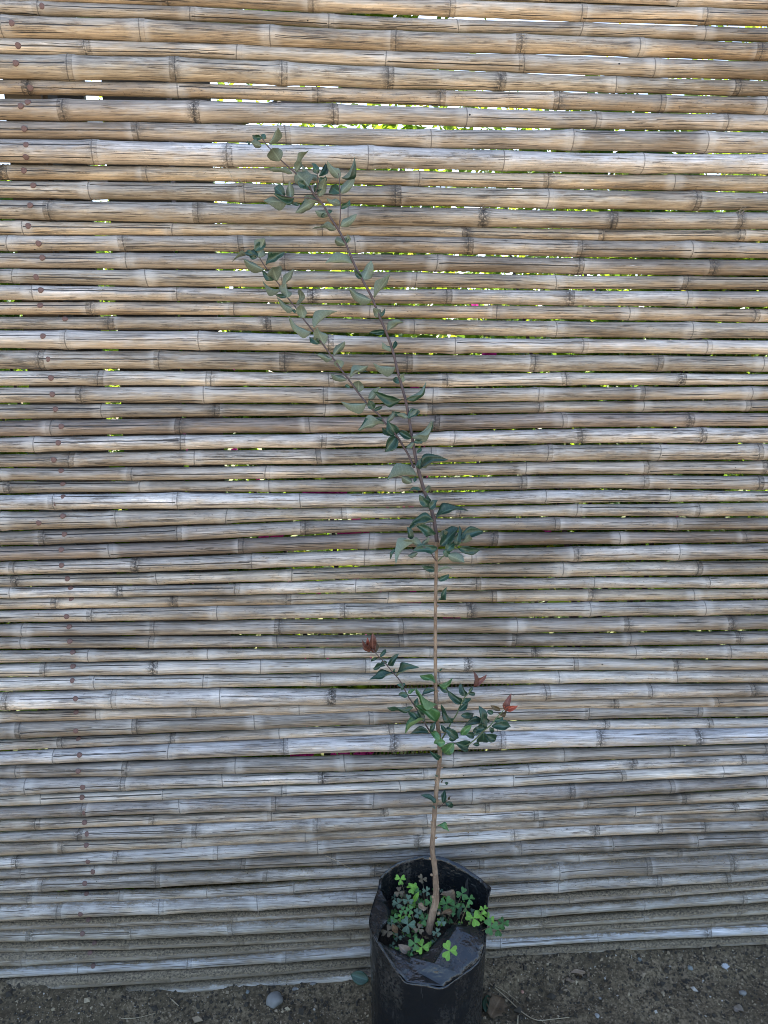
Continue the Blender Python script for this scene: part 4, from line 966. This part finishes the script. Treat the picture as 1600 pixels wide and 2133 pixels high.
leaves(Z8, [(235,318,208,172,62,'m'),(222,292,140,235,42,'m'),(240,318,258,238,54,'b'),(200,260,172,204,26,'r'),(288,352,342,283,38,'t'),(350,422,443,343,54,'t'),(332,427,222,442,44,'t'),(347,402,288,393,38,'t'),(262,370,198,380,26,'t'),(430,512,565,393,38,'t'),(402,490,232,565,44,'t'),(388,490,402,453,28,'t'),
  (482,622,433,588,44,'t'),(468,592,498,570,28,'t'),(522,672,443,670,54,'t'),(520,657,578,622,38,'g'),(562,772,368,745,60,'t'),(585,762,602,698,48,'t'),(602,792,645,875,58,'t'),(605,872,528,798,52,'t'),(655,872,478,952,34,'g'),(692,987,543,970,58,'t'),(710,972,747,908,44,'t')], br_A, -0.015)
leaves(Z8, [(748,572,628,493,54,'g'),(640,672,737,608,42,'t'),(757,748,578,658,54,'g'),(757,892,603,742,92,'g'),(778,582,893,555,36,'g'),(783,597,864,642,58,'t'),(780,1202,716,1148,48,'t'),(828,1398,858,1422,28,'t'),(752,1567,667,1493,48,'t'),(765,1762,868,1782,30,'g'),(747,1617,723,1600,22,'t'),(770,1348,745,1335,14,'t'),(800,1400,812,1380,14,'b'),(775,462,808,455,12,'t'),(800,850,825,848,10,'r')], stem, -0.01)
leaves(Z8, [(967,742,863,638,76,'t'),(1000,682,963,578,70,'t'),(1022,662,1092,655,38,'t'),(1032,652,1052,598,32,'t'),(1072,602,1085,490,44,'m'),(1078,602,1148,500,56,'m'),(962,742,1048,703,52,'t'),(940,802,1022,738,54,'t'),(892,902,798,768,74,'t'),(835,982,798,918,42,'t'),(880,955,835,960,40,'t')], br_B, -0.015)
leaves(Z8, [(960,842,1098,835,62,'t'),(1150,962,1112,783,96,'t'),(1162,912,988,900,64,'t'),(1180,802,1232,832,44,'t'),(1218,932,1408,930,86,'t'),(1240,892,1312,850,54,'t'),(1332,802,1346,688,56,'m'),(1330,792,1428,765,50,'r'),(1290,802,1213,763,42,'b'),(1342,772,1328,733,40,'r'),(1272,822,1366,815,32,'b'),(1150,982,1150,1094,112,'t'),
  (1160,1002,1264,1052,84,'t'),(1060,972,1152,950,62,'t'),(1000,1002,1092,1000,62,'t'),(960,1002,1047,923,64,'g'),(835,962,960,1032,84,'t'),(918,1072,1044,1122,104,'t'),(900,1072,798,1203,100,'g'),(830,1062,728,1082,82,'g'),(790,1042,703,968,62,'g'),(860,1042,932,1030,62,'t'),(1062,1082,1122,1085,38,'t'),(1200,940,1250,1000,50,'t'),(1190,900,1160,840,44,'t'),(1120,950,1070,1000,56,'t')], br_C, -0.03)
leaves(Z8, [(815,1572,830,1463,48,'t'),(828,1565,928,1608,54,'t'),(855,1542,872,1518,20,'b'),(805,1520,800,1500,20,'t')], br_D, -0.01)

# ------------------------------------------------------------------ clover and litter in the bag
def Z5(x, y): return 700 + x / 4.0, 1750 + y / 4.0
def heart_mesh(mat):
    V = []; F = []; luv = []
    prof = [(0, .02), (.18, .16), (.40, .34), (.62, .47), (.80, .50), (.92, .42), (1.0, .24)]
    for i, (x, w) in enumerate(prof):
        for j in range(5):
            s = -1 + j / 2
            xx = x - (0.16 * (1 - abs(s)) if x > 0.75 else 0) * (x - 0.75) / 0.25
            V.append((xx, s * w, 0.16 * abs(s) * w + 0.05 * math.sin(x * 3))); luv += [x, s * .5, 0]
    for i in range(len(prof) - 1):
        for j in range(4): F.append((i * 5 + j, (i + 1) * 5 + j, (i + 1) * 5 + j + 1, i * 5 + j + 1))
    me = mesh_data('leaflet', V, F, [mat]); a = me.attributes.new('luv', 'FLOAT_VECTOR', 'POINT'); a.data.foreach_set('vector', luv); return me
HEART = {k: heart_mesh(m) for k, m in CLOVER.items()}
clv = [(535,325,48,'b'),(635,395,50,'b'),(720,325,44,'o'),(525,432,44,'o'),(755,425,38,'k'),(515,530,50,'k'),(600,500,48,'k'),(615,580,38,'g'),(790,520,54,'g'),(720,550,22,'b'),(920,530,64,'g'),(1050,445,54,'g'),(1110,490,48,'g'),(990,550,48,'g'),(740,660,50,'g'),
       (485,652,38,'g'),(540,648,32,'b'),(595,640,28,'b'),(600,705,66,'k'),(430,760,54,'o'),(840,770,40,'k'),(718,890,58,'b'),(945,920,72,'b'),(1145,650,70,'b'),(1210,622,48,'b'),(1275,660,60,'b'),(1230,578,38,'b'),(1290,722,66,'g'),(1350,740,60,'g'),(1395,692,52,'g'),(655,860,54,'g'),
       (680,610,40,'k'),(560,590,36,'g'),(690,740,44,'o'),(880,680,40,'k'),(1080,560,40,'g'),(830,600,34,'k'),(460,690,34,'k'),(960,600,38,'g'),(660,420,38,'g')]
wh = {'b': 'bright green', 'g': 'mid-green', 'k': 'grey-green', 'o': 'brownish'}
crn = random.Random(5)
def where(x, y):
    if x > 1100: return "spilling over the bag's right side"
    if x > 900 and y > 850: return 'lying on the folded bag front'
    if x < 800 and y > 800: return 'at the foot of the stem'
    if x < 700: return 'in the bag left of the stem'
    return 'close beside the stem' if x < 900 else 'in the bag right of the stem'
ORD = ['first', 'second', 'third', 'fourth', 'fifth', 'sixth', 'seventh', 'eighth', 'ninth']
def clover_label(x, y, c):
    same = sorted((q[0], q[1]) for q in clv if q[3] == c and where(q[0], q[1]) == where(x, y))
    l = '%s clover leaf %s' % (wh[c], where(x, y))
    return l if len(same) == 1 else l + ', %s such from the left' % ORD[same.index((x, y))]
for (x, y, sz, c) in clv:
    px, py = Z5(x, y)
    if x > 1100: Y = BY + crn.uniform(-.05, .0)
    elif y > 850 and x > 850: Y = BY - 0.125
    elif y > 830: Y = BY - 0.07
    else: Y = BY + lerp(0.09, -0.05, (y - 320) / 520.0) + crn.uniform(-.01, .01)
    p = at(px, py, Y)
    e = empty('clover_sprig', p, clover_label(x, y, c), 'clover', 'clover weeds in the grow bag')
    toc = (CAM - p).normalized(); nrm = (toc + Vector((crn.gauss(0, .25), crn.gauss(0, .2), crn.gauss(0.35, .2)))).normalized()
    a0 = crn.uniform(0, 6.28); L = sz / 4.0 * PXM * 1.04
    ref = nrm.orthogonal().normalized()
    for k in range(3):
        d = Quaternion(nrm, a0 + k * 2.094 + crn.uniform(-.15, .15)) @ ref; d = (d + nrm * crn.uniform(-.35, .25)).normalized(); s = nrm.cross(d).normalized(); nn = d.cross(s)
        o = link('leaflet', HEART[c], e)
        o.matrix_local = Matrix(((d.x * L, s.x * L, nn.x * L, 0), (d.y * L, s.y * L, nn.y * L, 0), (d.z * L, s.z * L, nn.z * L, 0), (0, 0, 0, 1)))
    root = Vector((lerp(p.x, BX + 0.01, 0.35), lerp(p.y, BY, 0.3), SOILZ - 0.005))
    if p.z < root.z + 0.015: root.z = p.z - 0.02
    P = catmull([root - p, (root - p) * 0.4 + Vector((0, -.004, 0.006)), Vector((0, 0, -0.0012))], 4)
    v, f = tube(P, [0.0008] * len(P), 5); link('stalk', mesh_data('stalk', v, f, [M_STALK]), e)

def weed_mat():
    # low mat of tiny clover leaves covering the soil between the bigger ones
    V = []; F = []; I = []; luv = []; mats = [CLOVER[k] for k in 'kgob']
    hv = [v.co.copy() for v in HEART['g'].vertices]; hf = [tuple(p.vertices) for p in HEART['g'].polygons]
    hl = [0.0] * (3 * len(hv)); HEART['g'].attributes['luv'].data.foreach_get('vector', hl)
    for k in range(130):
        a = crn.uniform(0, 6.28); r = BR * 0.9 * math.sqrt(crn.random()); x, y = r * math.cos(a), r * math.sin(a) + 0.01
        if y < -0.075: continue
        p = Vector((BX + x, BY + y, SOILZ + crn.uniform(.002, .018) - 0.03 * max(0, -y / BR)))
        nrm = Vector((crn.gauss(0, .35), -0.45 + crn.gauss(0, .35), 1)).normalized(); ref = nrm.orthogonal().normalized(); L = crn.uniform(.005, .0115); a0 = crn.uniform(0, 6)
        mi = crn.choices((0, 1, 2, 3), (4, 4, 2, 2 if x > 0 else 1))[0]
        for q in range(3):
            d = Quaternion(nrm, a0 + q * 2.094) @ ref; d = (d + nrm * crn.uniform(-.5, .3)).normalized(); s_ = nrm.cross(d).normalized(); nn = d.cross(s_); b = len(V)
            V += [p + (d * v.x + s_ * v.y + nn * v.z) * L for v in hv]; F += [tuple(i + b for i in f) for f in hf]; I += [mi] * len(hf); luv.extend(hl)
    me = mesh_data('weed_mat', V, F, mats, True, I); a_ = me.attributes.new('luv', 'FLOAT_VECTOR', 'POINT'); a_.data.foreach_set('vector', luv)
    tag(link('weed_mat', me), 'low mat of tiny clover leaves over the soil in the bag', 'weeds', kind='stuff')
weed_mat()
DEADM = {'p': leaf_mesh('dead_leaf', M_DEAD, M_DEAD, 1, 0.6, 1.6, .6, .5, twist=.8), 'b': leaf_mesh('dead_leaf', M_DEAD2, M_DEAD2, 2, 0.62, .9, .5, .35, twist=.5), 'w': leaf_mesh('dead_leaf', M_DEADP, M_DEADP, 4, 0.55, 1.5, .7, .5, twist=-.9),
         'g': leaf_mesh('green_leaf', M_LTOP, M_LUND, 5, 0.62, .4, .15, .06), 'y': leaf_mesh('green_leaf', CLOVER['b'], CLOVER['b'], 6, 0.42, .5, .1, .05)}
def loose(b, t, w, kind, Y0, Y1, label, name='dead_leaf', cat='leaf', z=None):
    B = at(*b, Y0) if z is None else on_z(*b, z); T = at(*t, Y1) if z is None else on_z(*t, z + 0.004)
    wr = {'p': .6, 'b': .62, 'w': .55, 'g': .62, 'y': .42}[kind]
    M = place_leaf(None, B, T, w * PXM * (1.0 if kind in 'gy' else 0.72), 't', crn, wr)
    o = bpy.data.objects.new(name, DEADM[kind]); COL.objects.link(o); o.matrix_world = M; tag(o, label, cat)
loose(Z5(968, 590), Z5(880, 615), 17, 'b', BY + .0, BY - .01, 'brown oval leaf in the bag, just right of the stem')
loose(Z5(870, 455), Z5(1030, 500), 20, 'p', BY + .05, BY + .045, 'large curled beige dead leaf in the bag, behind the stem')
loose(Z5(685, 530), Z5(770, 570), 19, 'p', BY + .03, BY + .02, 'beige dead leaf in the bag, left of the stem')
loose(Z5(520, 870), Z5(635, 985), 24, 'w', BY - .06, BY - .075, 'pale grey curled dead leaf at the front of the bag')
loose(Z5(470, 700), Z5(520, 790), 18, 'b', BY - .03, BY - .04, 'dark brown dead leaf at the left of the bag soil')
loose(Z5(645, 520), Z5(690, 430), 11, 'y', BY + .05, BY + .05, 'narrow bright green leaf standing in the bag, left of the stem', 'narrow_leaf')
loose(Z5(690, 425), Z5(605, 360), 13, 'y', BY + .07, BY + .07, 'rounded bright green leaf at the back of the bag', 'narrow_leaf')
loose(Z5(1025, 660), Z5(1045, 545), 9, 'g', BY + .0, BY + .0, 'narrow grey-green leaf standing in the bag, right of the stem', 'narrow_leaf')

# ------------------------------------------------------------------ things lying on the ground
def gpt(px, py, lift=0.0):
    p = on_z(px, py, 0)
    for _ in range(6): p = on_z(px, py, ground_z(p.x, p.y) + lift)
    return p
def stone(name, px, py, wpx, hpx, m, label, seed, cat='stone', group=None):
    rnd = random.Random(seed); bm = bmesh.new(); bmesh.ops.create_icosphere(bm, subdivisions=3, radius=1.0)
    sx, sz = wpx * PXM * 0.5, hpx * PXM * 0.5
    for v in bm.verts:
        k = 1 + 0.22 * mnoise.noise(v.co * 1.3 + Vector((seed * 3.1, 0, 0))) + 0.08 * mnoise.noise(v.co * 3.5 + Vector((seed, 5, 0)))
        c = v.co * k
        v.co = Vector((c.x * sx, c.y * sz * 0.9, c.z * min(sx, sz) * 0.7))
    me = bpy.data.meshes.new(name); bm.to_mesh(me); bm.free(); me.materials.append(m)
    for p in me.polygons: p.use_smooth = wpx > 25
    p = gpt(px, py); o = link(name, me); o.location = p + Vector((0, 0, min(sx, sz) * 0.35)); o.rotation_euler = (rnd.uniform(-.2, .2), rnd.uniform(-.2, .2), rnd.uniform(-.4, .4))
    tag(o, label, cat, group)
stone('stone', 572, 2088, 40, 46, M_STONE, 'smooth grey stone, biggest one on the soil, left of the bag', 31)
CH = 'chips and pebbles on the soil'
stone('stone_chip', 516, 2067, 9, 14, M_PEBG, 'small grey-green chip on the soil, left of the big grey stone', 32, 'stone', CH)
stone('stone_chip', 615, 2061, 14, 10, M_STONE, 'small pinkish grey chip between the big stone and the bag', 33, 'stone', CH)
stone('stone_chip', 652, 2050, 16, 9, M_STONE, 'grey chip at the foot of the fence, left of the bag', 34, 'stone', CH)
stone('stone_chip', 1333, 2000, 9, 17, M_PEBG, 'pale upright grey-green chip on the soil close to the fence', 35, 'stone', CH)
stone('stone_chip', 1438, 2018, 13, 15, M_PEBG, 'squarish grey-green chip on the soil, left of the white feather', 36, 'stone', CH)
stone('stone_chip', 1244, 2117, 10, 14, M_PEBW, 'white chip on the soil at the bottom edge of the photo', 37, 'stone', CH)
stone('stone_chip', 1088, 2067, 8, 10, M_PEBR, 'reddish chip on the soil right of the dry leaf', 38, 'stone', CH)
stone('stone_chip', 1547, 2070, 17, 15, M_STONE, 'rounded grey pebble near the right edge of the photo', 39, 'stone', CH)
stone('stone_chip', 1250, 2080, 7, 8, M_STONE, 'tiny grey pebble on the soil above the white chip', 40, 'stone', CH)
stone('stone_chip', 1396, 2013, 6, 5, M_PEBW, 'tiny white chip on the soil beside the squarish chip', 41, 'stone', CH)
stone('stone_chip', 1445, 2058, 6, 8, M_PEBW, 'small white chip on the soil below the squarish chip', 42, 'stone', CH)
def feather():
    p = gpt(1513, 2019, 0.004); V = []; F = []; rnd = random.Random(4)
    for k in range(26):
        a = R(-75 + 150 * k / 25); L = 0.014 * rnd.uniform(.7, 1.1); d = Vector((math.sin(a) * .9, 0, 0)) + Vector((0, math.cos(a), 0)); s = Vector((d.y, -d.x, 0)) * .0009
        z = Vector((0, 0, 0.003 * rnd.random())); q = len(V)
        V += [-s * .4, s * .4, d * L + s + z + Vector((0, 0, .004)), d * L - s + z + Vector((0, 0, .004))]; F.append((q, q + 1, q + 2, q + 3))
    e = empty('feather', p, 'small fluffy white feather lying on the soil near the right edge', 'feather')
    link('vane', mesh_data('vane', V, F, [M_FEATHER]), e)
    v, f = tube([Vector((0, -.008, .001)), Vector((0, .002, .002)), Vector((.001, .012, .004))], [.0005, .0004, .0002], 5); link('quill', mesh_data('quill', v, f, [M_FEATHER]), e)
feather()
def spiny_leaf():
    # curled dead leaf with spiny margin and a strip of green leaf on it
    B = gpt(1022, 2118, 0.006); T = gpt(1046, 2072, 0.012); X = (T - B); L = X.length; X.normalize(); toc = (CAM - B).normalized(); N = (toc - X * toc.dot(X)).normalized(); Y = N.cross(X)
    V = []; F = []; luv = []
    for i in range(13):
        t = i / 12; w = 0.24 * math.sin(math.pi * (0.06 + 0.88 * t)) ** .7 * (1.0 if i % 3 else 1.42)
        for j in range(5):
            s = -1 + j / 2; V.append((t, s * w, 0.14 * abs(s) * w * 3 - .1 * t * t + .04 * math.sin(t * 9 + s))); luv += [t, s * .5, 0]
    for i in range(12):
        for j in range(4): F.append((i * 5 + j, (i + 1) * 5 + j, (i + 1) * 5 + j + 1, i * 5 + j + 1))
    me = mesh_data('dry_spiny_leaf', V, F, [M_DEAD2]); a = me.attributes.new('luv', 'FLOAT_VECTOR', 'POINT'); a.data.foreach_set('vector', luv)
    o = link('dry_spiny_leaf', me); k = L * 0.95
    o.matrix_world = Matrix(((X.x * k, Y.x * k * 1.3, N.x * k, B.x), (X.y * k, Y.y * k * 1.3, N.y * k, B.y), (X.z * k, Y.z * k * 1.3, N.z * k, B.z), (0, 0, 0, 1)))
    s = o.modifiers.new('thickness', 'SOLIDIFY'); s.thickness = 0.01
    tag(o, 'dry brown leaf with spiny edge lying against the right of the bag', 'leaf')
spiny_leaf()
def loose_ground(b, t, w, kind, label, name='dead_leaf', lift=.004):
    B = gpt(*b, lift); T = gpt(*t, lift + .006); wr = {'p': .6, 'b': .62, 'w': .55, 'g': .62, 'y': .42}[kind]
    M = place_leaf(None, B, T, w * PXM, 't', crn, wr)
    o = bpy.data.objects.new(name, DEADM[kind]); COL.objects.link(o); o.matrix_world = M; tag(o, label, 'leaf')
loose_ground((1012, 2108), (1016, 2068), 17, 'g', 'green leaf wedged between the bag and the dry spiny leaf', 'green_leaf', .012)
loose_ground((768, 2042), (729, 2030), 30, 'g', 'dark green leaf poking out at the left of the bag', 'green_leaf', .02)
loose_ground((1218, 2030), (1192, 2025), 14, 'p', 'crumpled grey-brown leaf scrap on the soil, nearest the fence right of the bag')
loose_ground((1180, 2035), (1197, 2046), 8, 'p', 'narrow tan leaf scrap on the soil beside the crumpled scrap')
loose_ground((1228, 2036), (1223, 2022), 7, 'p', 'small upright tan leaf scrap on the soil right of the crumpled scrap')
loose_ground((1528, 2098), (1550, 2108), 16, 'w', 'pale beige leaf scrap on the soil at the lower right')
def straw(name, pts, r, label, cat='straw', lift=0.004):
    P = catmull([gpt(x, y, lift + (.003 if k % 2 else 0)) for k, (x, y) in enumerate(pts)], 5)
    v, f = tube([p - P[0] for p in P], [r * (1 - .4 * j / (len(P) - 1)) for j in range(len(P))], 6, .2)
    o = link(name, mesh_data(name, v, f, [M_STRAW])); o.location = P[0]; tag(o, label, cat)
straw('dry_stalk', [(1020, 2048), (1055, 2078), (1090, 2110), (1120, 2125), (1150, 2123), (1186, 2119)], .0016, 'long bent dry stalk on the soil, right of the bag')
straw('dry_stalk', [(1030, 2052), (1062, 2072), (1084, 2092)], .0007, 'thin dry stem beside the long bent stalk')
straw('straw_bit', [(358, 2082), (372, 2095)], .0018, 'short tan straw bit on the soil, left of the big grey stone')
straw('straw_bit', [(252, 2122), (285, 2120), (325, 2110)], .0010, 'thin pale straw lying on the soil at the lower left')
straw('straw_bit', [(1078, 2133), (1079, 2115)], .0022, 'stubby brown twig end at the bottom edge, right of the bag')
straw('straw_bit', [(1395, 2097), (1409, 2103)], .0010, 'tiny straw on the soil at the lower right, left of the beige scrap')
straw('straw_bit', [(1530, 2010), (1552, 2022)], .0008, 'thin straw on the soil right of the white feather')
def grit():
    rnd = random.Random(3); V = []; F = []; I = []
    mats = [simple('grit_dark', (0.045, 0.036, 0.025), 0.95, .3, 80, 0), simple('grit_tan', (0.27, 0.205, 0.13), .9, .3, 80, 0), M_STRAW, simple('grit_pale', (0.42, 0.38, 0.32), .9, .2, 80, 0)]
    def add(p, s, mi):
        k = len(V); e = Vector((rnd.uniform(.6, 1.5), rnd.uniform(.6, 1.4), rnd.uniform(.5, 1))) * s; q = Quaternion(Vector((rnd.gauss(0, 1), rnd.gauss(0, 1), rnd.gauss(0, 1))).normalized(), rnd.uniform(0, 6))
        for c in ((1, 0, 0), (-1, 0, 0), (0, 1, 0), (0, -1, 0), (0, 0, 1), (0, 0, -1)):
            V.append(p + q @ Vector((c[0] * e.x, c[1] * e.y, c[2] * e.z)))
        for t in ((0, 2, 4), (2, 1, 4), (1, 3, 4), (3, 0, 4), (2, 0, 5), (1, 2, 5), (3, 1, 5), (0, 3, 5)): F.append(tuple(k + a for a in t)); I.append(mi)
    for _ in range(15000):
        x = rnd.uniform(-1.5, 1.6); y = -0.015 - abs(rnd.gauss(0, .2))
        if (x - BX) ** 2 + (y - BY) ** 2 < (BR * .98) ** 2: continue
        s = 0.0015 * math.exp(rnd.gauss(0, .55)); mi = rnd.choices((0, 1, 2, 3), (6, 5, .7, .5))[0]
        add(Vector((x, y, ground_z(x, y) + s * .4)), s * (1.5 if mi == 0 else 1), mi)
    # crumbs caught on the low culms
    for i, sp in enumerate(POLES):
        if sp[1] < 0.14: continue
        zc, rc, yo = POLE_SPLINES[i]
        for _ in range(int(420 * sp[1] ** 1.2)):
            x = rnd.uniform(-1.2, 1.35)
            if mnoise.noise(Vector((x * 3, i * 1.7, 0))) < rnd.uniform(-.4, .3): continue
            a = rnd.uniform(0.45, 1.4); r = rc(x); s = 0.0009 * math.exp(rnd.gauss(0, .4))
            add(Vector((x, yo - r - r * math.cos(a), zc(x) + r * math.sin(a))), s, rnd.choices((0, 1, 3), (5, 3, .4))[0])
    tag(link('soil_crumbs', mesh_data('soil_crumbs', V, F, mats, False, I)), 'loose crumbs of soil and grit along the foot of the fence', 'soil', kind='stuff')
grit()
